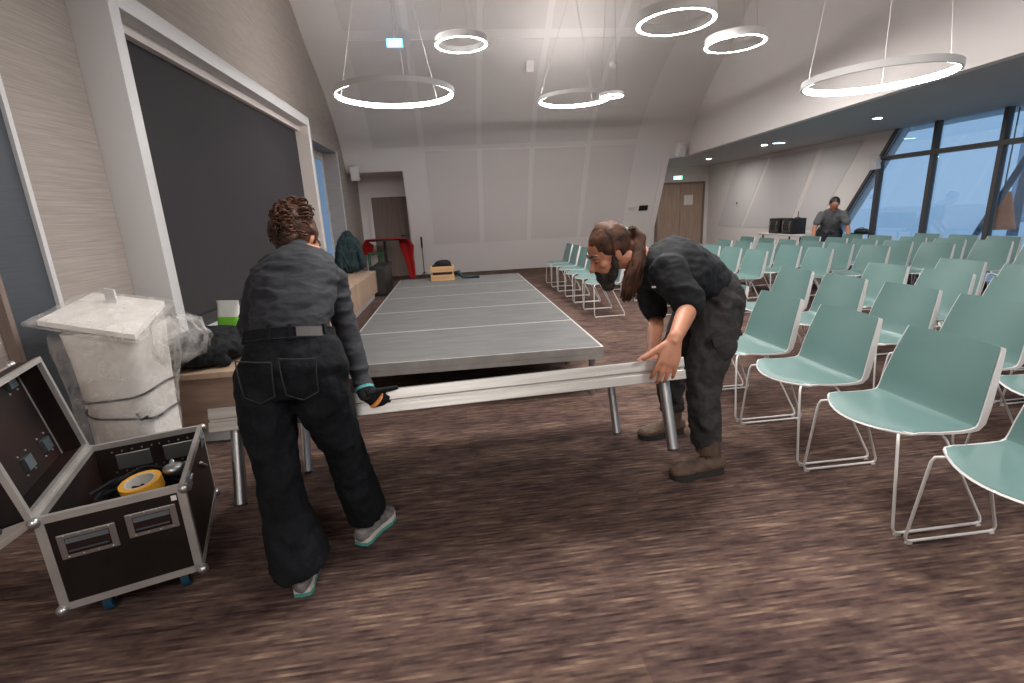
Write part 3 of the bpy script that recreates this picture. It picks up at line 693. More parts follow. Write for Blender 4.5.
# ------------------------------------------------------------------ wrapped lectern
lc = thing('wrapped_lectern', 'white lectern wrapped in clear plastic beside the flight case', 'lectern', (-1.77,2.72,0))
def sq_loft(rows):
    m = MB(); vs = []; fs = []
    for (cx,cy,z,a,b,r) in rows:
        for k in range(24):
            t = 2*PI*k/24; c,s = math.cos(t),math.sin(t); ex = 2/4.5
            vs.append((cx+a*math.copysign(abs(c)**ex,c), cy+b*math.copysign(abs(s)**ex,s), z))
    n = 24
    for i in range(len(rows)-1):
        for k in range(n): fs.append((i*n+k,i*n+(k+1)%n,(i+1)*n+(k+1)%n,(i+1)*n+k))
    fs.append(tuple(range(n-1,-1,-1))); e = (len(rows)-1)*n; fs.append(tuple(range(e,e+n)))
    return m.add(vs,fs)
sq_loft([(0,0,z,a,b,0) for z,a,b in ((0,.15,.14),(.25,.155,.14),(.5,.165,.145),(.8,.185,.15),(.93,.20,.155))]).build('column','foam',lc,50)
LQ = [V(p)-V((-1.77,2.72,0)) for p in ((-2.05,2.56,1.00),(-1.52,2.47,.90),(-1.53,2.83,1.025),(-2.00,2.96,1.09))]   # left, front, right, back
def LG(u, v, k=1.0):
    c = (LQ[0]+LQ[1]+LQ[2]+LQ[3])/4; p = lerp(lerp(LQ[0],LQ[1],u),lerp(LQ[3],LQ[2],u),v); return c+(p-c)*k
LN = (LQ[1]-LQ[0]).cross(LQ[3]-LQ[0]).normalized()
slab([[LG(i/6,j/6,.88)+LN*.012 for j in range(7)] for i in range(7)],[[LG(i/6,j/6,.88)-LN*.016 for j in range(7)] for i in range(7)]).build('tray','foam',lc)
tc_ = LG(.42,.72); m = MB(); TX = (LQ[1]-LQ[0]).normalized()
vs = [tc_+TX*a_+V((0,dy,0))+V((0,0,1))*z_ for dy in (0,.012) for a_,z_ in ((-.03,.0),(.03,.0),(.028,.085),(-.028,.085))]
m.add(vs,[(3,2,1,0),(4,5,6,7),(0,1,5,4),(1,2,6,5),(2,3,7,6),(3,0,4,7)]).build('tab','framew',lc)
# crumpled film around tray and column
def film(name, rows, amp, parent, sc=9):
    m = MB(); n = 40; vs = []; fs = []
    for i,(c,a,b,rot) in enumerate(rows):
        for k in range(n):
            t = 2*PI*k/n; ex = 2/3.0; cx,sx = math.cos(t),math.sin(t)
            p = Vector((a*math.copysign(abs(cx)**ex,cx), b*math.copysign(abs(sx)**ex,sx), 0)); p.rotate(Matrix.Rotation(rot,3,'Z'))
            d = amp*mnoise.fractal(Vector((k*.5*1.0,i*.9,sc)),.8,2,3); p = p*(1+d)+Vector(c); p.z += amp*.12*mnoise.noise(Vector((k*.8,i*1.7,3)))
            vs.append(p)
    for i in range(len(rows)-1):
        for k in range(n): fs.append((i*n+k,i*n+(k+1)%n,(i+1)*n+(k+1)%n,(i+1)*n+k))
    return m.add(vs,fs).build(name,'film',parent,60)
def fl_(i,j,s_):
    u,v = i/14,j/14; ed = min(u,1-u,v,1-v)*2; d = mnoise.fractal(V((u*6,v*6,s_*3.1)),.8,2,3)
    return LG(u,v,1.06+.05*mnoise.noise(V((u*5,v*5,7))))+LN*s_*(.010+.045*min(1,ed*2.2)*(.6+.5*d))
slab([[fl_(i,j,1) for j in range(15)] for i in range(15)],[[fl_(i,j,-1) for j in range(15)] for i in range(15)]).build('plastic_film','film',lc,60)
film('plastic_film',[((.0,0,.94),.25,.22,.2),((.0,0,.86),.25,.21,.1),((0,0,.74),.24,.20,0),((-.02,0,.60),.225,.19,0),((-.03,0,.45),.21,.18,0),((-.03,0,.33),.20,.17,0)],.14,lc,4)
film('plastic_film',[((.27,.02,.97),.06,.05,0),((.29,.01,.93),.11,.09,.2),((.31,.0,.86),.13,.10,.3),((.29,.0,.78),.12,.10,.4),((.26,0,.72),.05,.05,.3)],.3,lc,2)
for z,tl in ((.60,.02),(.50,-.03)):
    pts = []
    for k in range(33):
        t = 2*PI*k/32; ex = 2/4.0; c,s = math.cos(t),math.sin(t); pts.append((.178*math.copysign(abs(c)**ex,c),.156*math.copysign(abs(s)**ex,s),z+tl*math.cos(t)-.02*abs(math.sin(t))))
    MB().tube(pts,.0055,6).build('strap','black',lc)
MB().tube([(.10,-.158,.50),(.12,-.165,.47),(.15,-.162,.485)],.006,6,cap='round').build('strap_end','black',lc)

# ------------------------------------------------------------------ things on the bench
def cloth_heap(name, c, r, seed, m, label, cat, vox=.012, amp=.03):
    random.seed(seed); mb = MB()
    mb.ell((0,0,r[2]*.45),(r[0],r[1],r[2]*.5))
    for k in range(14):
        a = random.uniform(0,2*PI); q = random.uniform(.1,.75); x,y = r[0]*q*math.cos(a), r[1]*q*math.sin(a)
        b = random.uniform(0,PI); L = random.uniform(.4,.8)*min(r[0],r[1]); z = r[2]*random.uniform(.35,.85)*(1-.5*q)
        mb.tube([(x-L*math.cos(b),y-L*math.sin(b),z*.6),(x,y,z),(x+L*math.cos(b),y+L*math.sin(b),z*.55)],[r[2]*.16,r[2]*.24,r[2]*.15],8,cap='round')
    o = fuse(name, mb, vox, m, None, 2, (amp,(9,9,9),1)); 
    zs = np.empty(len(o.data.vertices)*3); o.data.vertices.foreach_get('co', zs); zs = zs.reshape(-1,3); zs[:,2] = np.maximum(zs[:,2],.002); o.data.vertices.foreach_set('co', zs.ravel())
    o.location = c; return tag(o, label, cat)
cloth_heap('jacket', (-1.76,3.58,.50), (.27,.34,.23), 5, 'blackfab', 'crumpled black jacket on the near end of the bench', 'jacket', .012, .016)
bg = thing('snack_bag', 'upright white bag with lime green print on the bench', 'bag', (-1.80,4.08,.50), (0,0,-.3))
bm_ = sq_loft([(0,0,z,a,b,0) for z,a,b in ((0,.085,.045),(.05,.10,.055),(.16,.10,.05),(.26,.095,.03),(.32,.095,.008),(.345,.10,.005))]); bm_.build('pouch','bag',bg,50)
sq_loft([(0,0,z,a+.002,b+.002,0) for z,a,b in ((.10,.10,.053),(.16,.10,.05),(.22,.097,.038))]).build('print','bagg',bg,50)
sq_loft([(0,0,z,a+.002,b+.002,0) for z,a,b in ((.005,.088,.047),(.05,.10,.055))]).build('print','bagg',bg,50)
rk = thing('rucksack', 'dark rucksack standing on the bench behind the woman', 'bag', (-1.62,4.25,.512), (0,0,.2))
r_ = MB(); r_.ell((0,0,.20),(.15,.11,.21)); r_.ell((0,-.08,.14),(.11,.06,.11)); fuse('pack', r_, .012, 'shirtm', rk, 3, (.012,(8,8,8),1))
for s in (-1,1): MB().tube([(s*.06,-.10,.36),(s*.07,-.14,.25),(s*.07,-.10,.06)],.012,8).build('strap','blackfab',rk)
# far left corner: jacket on the bench, black box, red draped table, stand, crate
jk = thing('coat', 'dark green coat draped upright on the far end of the bench', 'coat', (-1.86,9.15,.635))
j_ = MB(); j_.tube([(0,0,.0),(0,0,.25),(.0,0,.45),(0,.02,.54)],[(.26,.12),(.22,.11),(.15,.09),(.08,.06)],14,(1,0,0),'round'); j_.tube([(.13,0,.42),(.2,-.05,.2),(.24,-.06,.0)],[.06,.055,.05],10,cap='round'); j_.tube([(-.1,-.05,.42),(-.14,-.1,.0)],[.06,.05],10,cap='round')
o = fuse('cloth', j_, .012, 'greenjacket', jk, 2, (.02,(10,10,4),1))
bb = thing('equipment_box', 'black carpeted box on the floor at the bench end', 'box', (-1.46,10.0,0))
MB().box(-.14,.14,-.5,.55,0,.55,.01).build('cabinet','black',bb,40); MB().box(-.12,.12,-.506,-.5,.04,.51,.002).build('front_grille','sole',bb)
for x in (-.13,.13):
    for y in (-.49,.54): MB().box(x-.016,x+.016,y-.016,y+.016,.53,.558,.003).build('corner_cap','sole',bb)
rt = thing('bar_table', 'round bar table with a black column under red cloth', 'table', (-1.60,12.0,0))
MB().lathe([(0,.0),(.22,.0),(.22,.015),(.04,.03),(0,.03)],28).build('base','black',rt,40); MB().tube([(0,0,.02),(0,0,.94)],.035,14).build('column','black',rt,40); MB().lathe([(0,.93),(.40,.93),(.40,.955),(0,.955)],36).build('top','black',rt,40)
def sheet(path, w0, w1, nx=10, amp=.02, seed=0, thick=.008, dirs=None):
    A = []; B = []
    for i,p in enumerate(path):
        p = Vector(p); ra = []; rb = []
        a = Vector(path[max(i-1,0)]); b = Vector(path[min(i+1,len(path)-1)]); t = (b-a).normalized(); nrm = t.cross(Vector((0,1,0))).normalized()
        for k in range(nx+1):
            u = k/nx; y = w0[i]+(w1[i]-w0[i])*u; d = amp*math.sin(u*9+seed+i*.3)*min(1,i/2)
            dv = (Vector(dirs[i]) if dirs else Vector((0,1,0)))*y; ra.append(p+dv+nrm*d); rb.append(p+dv+nrm*(d-thick))
        A.append(ra); B.append(rb)
    return slab(A,B)
path = [(-.44,0,.62),(-.45,0,.72),(-.43,0,.85),(-.41,0,.95),(-.37,0,.966),(-.2,0,.966),(0,0,.966),(.2,0,.966),(.37,0,.966),(.41,0,.95),(.44,0,.80),(.47,0,.5),(.50,0,.25),(.52,0,.03)]
o = sheet(path,[-.30]*5+[-.34]*4+[-.3]*2+[-.22,-.2,-.18],[.1]*5+[.2]*4+[.1]*2+[.02,.0,-.01],amp=.012,dirs=[(-.75,.66,0)]*3+[(-.3,.95,0)]+[(0,1,0)]*5+[(-.5,.8,0)]+[(-.85,.5,0)]*4).build('red_cloth','red',None,60); o.location = (-1.62,12.0,0); tag(o,'long red cloth draped over the bar table','cloth')
gs = thing('green_stool', 'green crate stool under the red cloth', 'stool', (-1.80,11.72,0))
MB().box(-.17,.17,-.13,.13,.64,.68,.006).build('seat','green',gs)
for x in (-.14,.14):
    for y in (-.10,.10): MB().tube([(x,y,.64),(x*1.1,y*1.1,0)],.014,8).build('leg','green',gs)
ms = thing('microphone_stand', 'thin black stand before the leaning wall', 'stand', (-.76,12.12,0))
MB().tube([(0,0,.08),(0,0,.95)],.010,8).build('pole','black',ms); MB().tube([(0,0,.72),(0,0,.95)],.022,10,cap='round').build('clamp','black',ms)
for k in range(3): MB().tube([(0,0,.14),(.14*math.cos(k*2.1+.4),.14*math.sin(k*2.1+.4),.012)],.009,6,cap='round').build('leg','black',ms)
cr = thing('wooden_crate', 'small pine crate standing on the far end of the stage', 'crate', (-.22,8.24,.40))
for z in (.0,.135): 
    MB().box(-.19,.19,-.14,-.125,z,z+.09).build('slat','crate',cr); MB().box(-.19,.19,.125,.14,z,z+.09).build('slat','crate',cr)
    for s in (-1,1): MB().box(s*.1825-.0075,s*.1825+.0075,-.125,.125,z,z+.09).build('slat','crate',cr)
for x in (-.17,.17):
    for y in (-.115,.115): MB().box(x-.012,x+.012,y-.01,y+.01,0,.225).build('post','crate',cr)
MB().box(-.175,.175,-.125,.125,.0,.012).build('bottom','crate',cr); MB().box(-.165,.165,-.12,.12,.012,.19).build('contents','black',cr)
cloth_heap('black_cloth', (-.20,8.24,.59), (.14,.10,.13), 9, 'blackfab', 'black cloth heaped in the pine crate', 'cloth', .01, .012)
o = MB().tube([(-.02,8.2,.50),(.04,8.12,.52),(.10,8.1,.44),(.20,8.15,.425),(.30,8.2,.425),(.36,8.15,.425)],[.03,.035,.025,.022,.026,.02],8,cap='round').build('dark_strap','greenjacket',None,True); tag(o,'dark blue strap trailing from the pine crate','strap')

# ------------------------------------------------------------------ outside the glazing
pl = thing('pendant_lamp', 'rust cone lamp glowing orange behind the glazing', 'lamp', (9.3,7.70,1.36))
MB().lathe([(.10,.0),(.24,-.62),(.235,-.62),(.095,0)],32,closed=True).build('shade','lampsh',pl,40); MB().lathe([(.0,-.25),(.05,-.28),(.07,-.36),(.0,-.44)],20).build('bulb','lampglow',pl,True); MB().tube([(0,0,0),(0,0,1.39)],.01,6).build('cable','black',pl)
for y,lab in ((8.15,'far'),(5.6,'near')):
    o = MB().tube([(9.0,y,-.15),(9.0,y-1.35,2.75)],.05,10).build('steel_brace','steelblue',None,40); tag(o,'blue-grey slanting steel strut outside, the %s one' % lab,'strut')
def bare_tree(c, h, seed, label):
    random.seed(seed); t = thing('bare_tree', label, 'tree', c, group='bare trees outside the glazing'); mb = MB()
    def br(p, d, L, r, n):
        q = p+d*L; mb.tube([p,(p+q)/2+Vector((random.uniform(-.03,.03)*L,random.uniform(-.03,.03)*L,0)),q],[r,r*.8,r*.6],5)
        if n:
            for k in range(3 if n > 1 else 2):
                dd = (d+Vector((random.uniform(-.8,.8),random.uniform(-.8,.8),random.uniform(-.1,.5)))).normalized(); br(q if k else p+d*L*.7, dd, L*random.uniform(.6,.8), r*.6, n-1)
    mb.tube([(0,0,0),(.05,0,h*.3)],[.16,.12],8).build if False else None
    MB().tube([(0,0,-.15),(.04,.02,h*.32)],[.15,.11],8).build('trunk','bark',t,40)
    br(Vector((.04,.02,h*.3)),Vector((0,0,1)),h*.22,.09,5); mb.build('branches','bark',t); return t
bare_tree((19,15.2,0),6.0,2,'bare tree outside, seen beside the orange lamp'); bare_tree((24,15.5,0),7.0,5,'bare tree outside, farther off to the right')
ab = thing('arched_building', 'pale building with an arched opening far outside', 'building', (30,18.0,-.15), (0,0,-.9))
arc = [(2.4*math.cos(PI*k/16),1.8+2.4*math.sin(PI*k/16)) for k in range(17)]
MB().prism([(-5,0),(-2.4,0)]+arc[::-1]+[(2.4,0),(5,0),(5,6),(-5,6)],-.3,.3,'y').build('wall','extwhite',ab)
MB().tube([(a,-.35,b) for a,b in arc],.12,6).build('arch_trim','steelblue',ab)

# ------------------------------------------------------------------ equipment table and far chairs' end
tb = thing('folding_table', 'white folding table with black equipment near the side wall', 'table', (6.78,9.38,0))
MB().box(-.36,.36,-.66,.66,.715,.75,.006).build('top','whitep',tb,40)
for x in (-.30,.30):
    for y in (-.58,.58): MB().tube([(x,y,.715),(x,y,0)],.016,10).build('leg','black',tb,40)
for y in (-.58,.58): MB().tube([(-.30,y,.25),(.30,y,.25)],.010,8).build('brace','black',tb)
def rackbox(y, lab):
    t = thing('rack_case', lab, 'equipment case', (6.58,y,.75))
    MB().box(-.10,.18,-.165,.165,.0,.30,.008).build('case','black',t,40); MB().box(-.104,-.10,-.13,.13,.04,.26).build('panel','anthr',t)
    for z in (.08,.14,.20): MB().box(-.108,-.104,-.12,.12,z,z+.035).build('module','black',t)
    for yy in (-.10,.10): MB().tube([(-.108,yy,.06),(-.125,yy,.10),(-.125,yy,.2),(-.108,yy,.24)],.006,6).build('handle','chrome',t)
rackbox(9.62,'black equipment case at the far end of the white table'); rackbox(9.22,'black equipment case nearer the man at the white table')
an = thing('antenna', 'small upright aerial between the two equipment cases', 'aerial', (6.84,9.42,.75)); MB().tube([(0,0,0),(0,0,.42)],.008,6).build('mast','black',an); MB().box(-.02,.02,-.05,.05,.28,.31,.004).build('head','black',an); MB().lathe([(0,0),(.05,0),(.05,.012),(0,.012)],16).build('foot','black',an)
st = thing('side_table', 'small black stand behind the far chairs by the glazing', 'stand', (7.28,8.30,0)); MB().box(-.10,.10,-.14,.14,.74,.765,.004).build('top','black',st); MB().tube([(0,0,.02),(0,0,.74)],.02,10).build('column','black',st,40); MB().lathe([(0,0),(.17,0),(.17,.015),(0,.03)],20).build('base','black',st,40)
lp = thing('equipment_bag', 'small black bag lying on the stand by the glazing', 'bag', (7.28,8.30,.765), (0,0,.4)); sq_loft([(0,0,z,a_,b_,0) for z,a_,b_ in ((0,.06,.10),(.02,.07,.11),(.05,.06,.10),(.075,.04,.08))]).build('bag','black',lp,50); MB().tube([(0,-.04,.07),(0,-.03,.09),(0,.03,.09),(0,.04,.07)],.006,6).build('handle','black',lp)

# ------------------------------------------------------------------ people
def frame(f, up):
    f = V(f).normalized(); s = f.cross(V(up)).normalized(); return f, s, s.cross(f)      # forward, right, up
def head(mb, c, f, up, k=1.0):
    """skull, jaw, nose, ears, brow; c = middle of the skull between the ears"""
    f,s,u = frame(f,up); c = V(c)
    P = lambda a,b,d: c+f*a*k+s*b*k+u*d*k
    mb.ell(P(-.005,0,.025),(.098*k,.077*k,.098*k),(f,s,u),20,14); mb.ell(P(.035,0,-.035),(.062*k,.062*k,.075*k),(f,s,u)); mb.ell(P(.055,0,-.085),(.038*k,.040*k,.030*k),(f,s,u))
    mb.tube([P(.085,0,.012),P(.098,0,-.012),P(.112,0,-.034)],[.008*k,.010*k,.014*k],8,cap='round')
    for q in (-1,1):
        mb.ell(P(.106,q*.010,-.038),(.009*k,.009*k,.008*k),(f,s,u),10,8)
        mb.ell(P(-.008,q*.079,-.012),(.018*k,.008*k,.032*k),(f,s,u),10,8); mb.ell(P(.082,q*.032,.022),(.012*k,.026*k,.009*k),(f,s,u),10,8); mb.ell(P(.062,q*.045,-.022),(.024*k,.02*k,.02*k),(f,s,u),10,8)
    mb.ell(P(.088,0,-.062),(.012*k,.024*k,.007*k),(f,s,u),10,8); mb.ell(P(.085,0,-.074),(.012*k,.021*k,.008*k),(f,s,u),10,8)
    return P
def eyes(parent, P, f, up, k=1.0):
    for q in (-1,1): MB().ell(P(.080,q*.031,.002),(.009*k,.010*k,.0055*k),n=12,m=8).build('eyelid','skin',parent,True); MB().ell(P(.088,q*.031,-.0045),(.0035*k,.010*k,.0022*k),frame(f,up),n=8,m=6).build('lash','black',parent,True)
def hand(mb, wrist, d, back, thumb, curl=(.5,.7,.5), spread=.10, k=1.0, tcurl=.4, tdir=None):
    """palm plus five fingers; d = wrist to knuckles, back = out of the back of the hand, thumb = side the thumb is on"""
    w = V(wrist); d = V(d).normalized(); b = V(back); b = (b-d*b.dot(d)).normalized(); s = V(thumb); s = (s-d*s.dot(d)-b*s.dot(b)).normalized()
    mb.tube([w-d*.02*k, w+d*.015*k, w+d*.05*k, w+d*.085*k],[(.026*k,.019*k),(.032*k,.018*k),(.041*k,.016*k),(.040*k,.013*k)],14,s,'round')
    for i,(off,L,r) in enumerate(((.030,.075,.0088),(.010,.082,.0092),(-.010,.076,.0088),(-.029,.060,.0078))):
        p = w+d*(.085-.006*abs(i-1))*k+s*off*k; cv = [c*(1+.04*i) for c in curl]; a = 0; pts = [p-d*.02*k]; dirv = (d+s*spread*(1.3-i)).normalized()
        for seg,fr in zip(cv,(.45,.32,.23)):
            pts.append(p.copy()) if len(pts) == 1 else None
            a += seg; v = dirv*math.cos(a)-b*math.sin(a); p = p+v*L*fr*k; pts.append(p.copy())
        mb.tube(pts,[r*k*x for x in (1.1,1.1,1.0,.93,.82)][:len(pts)],8,cap='round')
    p = w+d*.022*k+s*.028*k; v = V(tdir).normalized() if tdir else (s*.75+d*.65-b*.2).normalized()
    p1 = p+v*.035*k; v2 = (v+d*.25*tcurl-b*.3*tcurl).normalized(); p2 = p1+v2*.030*k; p3 = p2+(v2-b*.3*tcurl).normalized()*.024*k
    mb.tube([p-v*.015*k,p,p1,p2,p3],[.012*k,.014*k,.0125*k,.011*k,.0095*k],9,cap='round')
def arm(mb, pts, rads, n=14, side=None): mb.tube(pts, rads, n, side, 'round')
def shoe(parent, heel, toe, h=.10, w=.048, upper='shoe', sole='sole', solemid=None, lift=0, anklez=.13, name='shoe', cuff=None):
    """a shoe with upper and sole; heel and toe are floor points"""
    heel, toe = V(heel), V(toe); d = (toe-heel); L = d.length; d = d/L if lift == 0 else d.normalized(); s = d.cross(V((0,0,1))).normalized(); u = s.cross(d)
    def Q(a,b,c): return heel+d*a*L+s*b+u*c
    mb = MB()
    mb.tube([Q(.02,0,.055),Q(.2,0,.060),Q(.45,0,.055),Q(.72,0,.043),Q(.93,0,.036)],[(w*.72,.042),(w*.80,.046),(w*.86,.042),(w*1.0,.032),(w*.78,.024)],14,s,'round')
    mb.tube([Q(.16,0,.05),Q(.17,0,h),Q(.20,0,anklez)],[(.040,.046),(.038,.045),(.040,.046)],14,s)
    mb.tube([Q(.3,0,.08),Q(.45,0,.082),Q(.6,0,.065)],[(.022,.02),(.024,.018),(.026,.014)],10,s,'round')
    o = fuse(name, mb, .006, upper, parent, 3, (.003,(40,40,40)))
    def outline(n, k, z0, z1):
        m = MB(); vs = []; fs = []
        prof = [(-.03,.0),(-.01,.62),(.10,.80),(.28,.74),(.48,.78),(.70,1.06),(.86,.98),(.97,.62),(1.01,.0)]
        ring = [(a,b) for a,b in prof]+[(a,-b) for a,b in prof[-2:0:-1]]
        for z in (z0,z1): vs += [Q(a,b*w*k,z) for a,b in ring]
        q = len(ring); fs = [tuple(range(q-1,-1,-1)),tuple(range(q,2*q))]+[(i,(i+1)%q,q+(i+1)%q,q+i) for i in range(q)]
        return m.add(vs,fs)
    outline(0,1.06,.0,.016).build('sole',solemid or sole,o); outline(0,1.03,.016,.034).build('midsole',sole,o)
    for k in range(4):
        a = .34+.085*k; z = .105-.016*k; MB().tube([Q(a,-.026,z-.012),Q(a+.01,0,z),Q(a+.02,.026,z-.012)],.0028,5).build('lace','sole' if upper == 'boot' else 'tapein',o)
    return o
def strands(name, specs, r, m, parent, n=5):
    mb = MB()
    for pts in specs: mb.tube(pts,[r*.6]+[r]*(len(pts)-2)+[r*.35],n)
    return mb.build(name,m,parent,True)

# --- the woman, seen from behind, bending to the deck
wo = thing('person', 'woman in charcoal top and wide black jeans bending to lift the deck', 'person', (-.60,1.85,0))
WO = V(wo.location)
class Sub:                                           # parents world-space meshes under a moved Empty
    def __init__(s, root): s.root = root
def settle(root):
    inv = Matrix.Translation(-V(root.location))
    for ch in root.children:
        ch.data.transform(inv)
        for g in ch.children: g.data.transform(inv)
sh = V((-.655,2.20,1.235)); pel = V((-.625,1.84,.90)); head_c = atY(299,239,2.34)
shL, shR = V((-.800,2.17,1.185)), V((-.515,2.15,1.165))
elR, wrR = atY(350,342,2.10), atY(366,394,1.97)
elL, wrL = atY(248,325,2.20), V((-.78,2.06,.80))
fdir = V((.38,.80,-.52)); updir = V((.05,.45,.9))
b = MB(); P = head(b, head_c, fdir, updir, .95)
b.tube([sh+V((.0,-.02,.0)), lerp(sh,head_c,.45), head_c-V((0,.02,.05))],[.058,.052,.055],14,cap='round')
b.tube([pel,lerp(pel,sh,.5),sh],[(.14,.09),(.12,.085),(.14,.09)],14,(1,0,0),'round')
arm(b,[shL,elL,wrL],[.042,.036,.026]); arm(b,[shR,elR,wrR],[.042,.036,.026])
hipL, hipR = V((-.72,1.84,.84)), V((-.545,1.86,.84)); knL, knR = V((-.733,1.80,.46)), V((-.517,1.95,.47)); anL, anR = V((-.70,1.77,.10)), V((-.482,2.03,.11))
b.tube([hipL,knL,anL],[.07,.05,.035],14,cap='round'); b.tube([hipR,knR,anR],[.07,.05,.035],14,cap='round')
hand(b, wrL, (.3,-.1,-.9), (-.9,-.2,0), (0,-1,0), (.6,.8,.5), k=.9)
body = fuse('body', b, .007, 'skin', wo, 3); eyes(body, P, fdir, updir, .95)
j = MB()                                            # jeans
j.tube([V((-.633,1.893,.985)),V((-.63,1.875,.95)),V((-.628,1.84,.88)),V((-.63,1.84,.80))],[(.148,.118),(.172,.132),(.195,.145),(.18,.125)],20,(1,0,0))
j.tube([V((-.722,1.83,.87)),V((-.735,1.815,.74)),V((-.735,1.80,.52)),V((-.722,1.785,.33)),V((-.700,1.77,.17)),V((-.692,1.765,.10))],[(.098,.12),(.096,.11),(.074,.090),(.082,.098),(.100,.12),(.106,.13)],18,(1,0,0))
j.tube([V((-.540,1.84,.87)),V((-.545,1.86,.74)),V((-.520,1.94,.52)),V((-.503,1.985,.34)),V((-.485,2.02,.20)),V((-.476,2.035,.13))],[(.098,.12),(.098,.112),(.074,.092),(.076,.092),(.078,.098),(.080,.104)],18,(1,0,0))
jeans = fuse('jeans', j, .009, 'denim', wo, 3, (.010,(7,7,5),1))
WC = V((-.635,1.895,.995)); WT = V((0,.30,.954)); WOv = V((0,.954,-.30)); j = MB(); j.tube([WC-WT*.02,WC+WT*.022],[(.164,.140),(.158,.135)],32,(1,0,0)); j.build('waistband','denim',jeans,50)
def patch(c, w, h, n, up, m, name, parent, d=.004):
    n = V(n).normalized(); u = V(up); u = (u-n*u.dot(n)).normalized(); s = u.cross(n); c = V(c); mb = MB()
    vs = [c+s*a+u*bb+n*dd for dd in (0,d) for a,bb in ((-w/2,-h/2),(w/2,-h/2),(w/2,h/2),(-w/2,h/2))]
    return mb.add(vs,[(3,2,1,0),(4,5,6,7),(0,1,5,4),(1,2,6,5),(2,3,7,6),(3,0,4,7)]).build(name,m,parent)
def arc_strip(a0, a1, z0, z1, off, m, name, parent, n=10):
    A = []; B = []
    for zz in (z0,z1):
        ra = []; rb = []; k = (zz-.992)/.042; rx = .164-.006*k; ry = .140-.005*k; c_ = WC+WT*(-.02+.042*k)
        for q in range(n+1):
            a = math.radians(a0+(a1-a0)*q/n); d = V((math.cos(a),math.sin(a),0)); ra.append(c_+V((1,0,0))*(rx+off)*d.x+WOv*(ry+off)*d.y); rb.append(c_+V((1,0,0))*(rx-.004)*d.x+WOv*(ry-.004)*d.y)
        A.append(ra); B.append(rb)
    return slab(A,B).build(name,m,parent)
arc_strip(-68,-34,.996,1.030,.004,'leather','leather_label',jeans)
for aa in (-150,-100,-75,-28): arc_strip(aa-2.5,aa+2.5,.984,1.040,.006,'denim','belt_loop',jeans,3)
for zz in (.993,1.032): arc_strip(-175,-5,zz-.0015,zz+.0015,.0025,'denim2','waist_seam',jeans,30)
for x in (-.703,-.56):
    for (a0,a1) in (((-.06,.055),(.06,.045)),((-.06,.055),(-.052,-.075)),((.06,.045),(.052,-.075)),((-.052,-.075),(0,-.10)),((.052,-.075),(0,-.10))):
        pts = []
        for t in (0,.25,.5,.75,1):
            xx = x+lerp(a0[0],a1[0],t); zz = .905+lerp(a0[1],a1[1],t); pts.append(V((xx,1.690+.35*max(0,abs(xx+.63)-.06)**1.5*1.6-.02*math.sin((zz-.78)*14)+ .012,zz)))
        MB().tube(pts,.0025,5).build('pocket_seam','denim2',jeans)
t_ = MB()                                           # long-sleeved top
t_.tube([V((-.632,1.885,.985)),V((-.634,1.93,1.05)),V((-.640,2.02,1.13)),V((-.650,2.11,1.195)),V((-.658,2.19,1.24)),V((-.664,2.235,1.275))],[(.138,.108),(.146,.110),(.162,.115),(.172,.112),(.145,.085),(.066,.060)],22,(1,0,0),'round')
for S,E_,Wr in ((shL,elL,wrL),(shR,elR,wrR)):
    ce = lerp(sh,S,.55); arm(t_,[ce,S,lerp(S,E_,.45),E_,lerp(E_,Wr,.5),lerp(E_,Wr,.96)],[.070,.060,.050,.044,.039,.034],16)
top = fuse('long_sleeve_top', t_, .008, 'shirtw', wo, 4, (.007,(5,6,16),1))
# hair: gathered into a high curly bun
f_,s_,u_ = frame(fdir,updir); HP = lambda a,bb,c: head_c+f_*a*.95+s_*bb*.95+u_*c*.95
hm = MB(); hm.ell(HP(-.025,0,.028),(.100,.088,.098),(f_,s_,u_),20,14); hm.ell(HP(-.075,0,-.03),(.045,.06,.06),(f_,s_,u_)); bun = HP(-.055,-.01,.100); hm.ell(bun,(.068,.072,.055),(f_,s_,u_))
hair = fuse('hair', hm, .007, 'hairw', wo, 2, (.008,(26,26,26)))
random.seed(11); sp = []
for k in range(260):
    v = V((random.gauss(0,1),random.gauss(0,1),random.gauss(0,1))).normalized()
    if k < 140: c0 = bun + f_*v.x*.066 + s_*v.y*.072 + u_*v.z*.054
    else:
        v = V((-abs(v.x)-.2,v.y,v.z)).normalized(); c0 = HP(-.025,0,.028) + f_*v.x*.10 + s_*v.y*.088 + u_*v.z*.098
    n_ = v; t1 = n_.orthogonal().normalized(); t2 = n_.cross(t1); R0 = random.uniform(.010,.020); ph = random.uniform(0,6); pts = []
    for q in range(9): a = ph+q*.75; pts.append(c0+t1*R0*math.cos(a)+t2*R0*math.sin(a)+n_*(.004*math.sin(a*2)+.006)+t1*.003*q)
    sp.append(pts)
strands('curls', sp, .0042, 'hairw', hair, 5)
for k in range(9):
    a = HP(-.09+.01*k,random.uniform(-.07,.07),-.06); pts = [a, a+V((random.uniform(-.02,.02),-.01,-.02)), a+V((random.uniform(-.03,.03),-.005,-.05))]; MB().tube(pts,[.0018,.0016,.0008],4).build('loose_strand','hairw',hair)
MB().tube([P(.02,.083,.0),P(.09,.05,.005),P(.098,.02,.0)],.0025,6).build('glasses','black',wo)
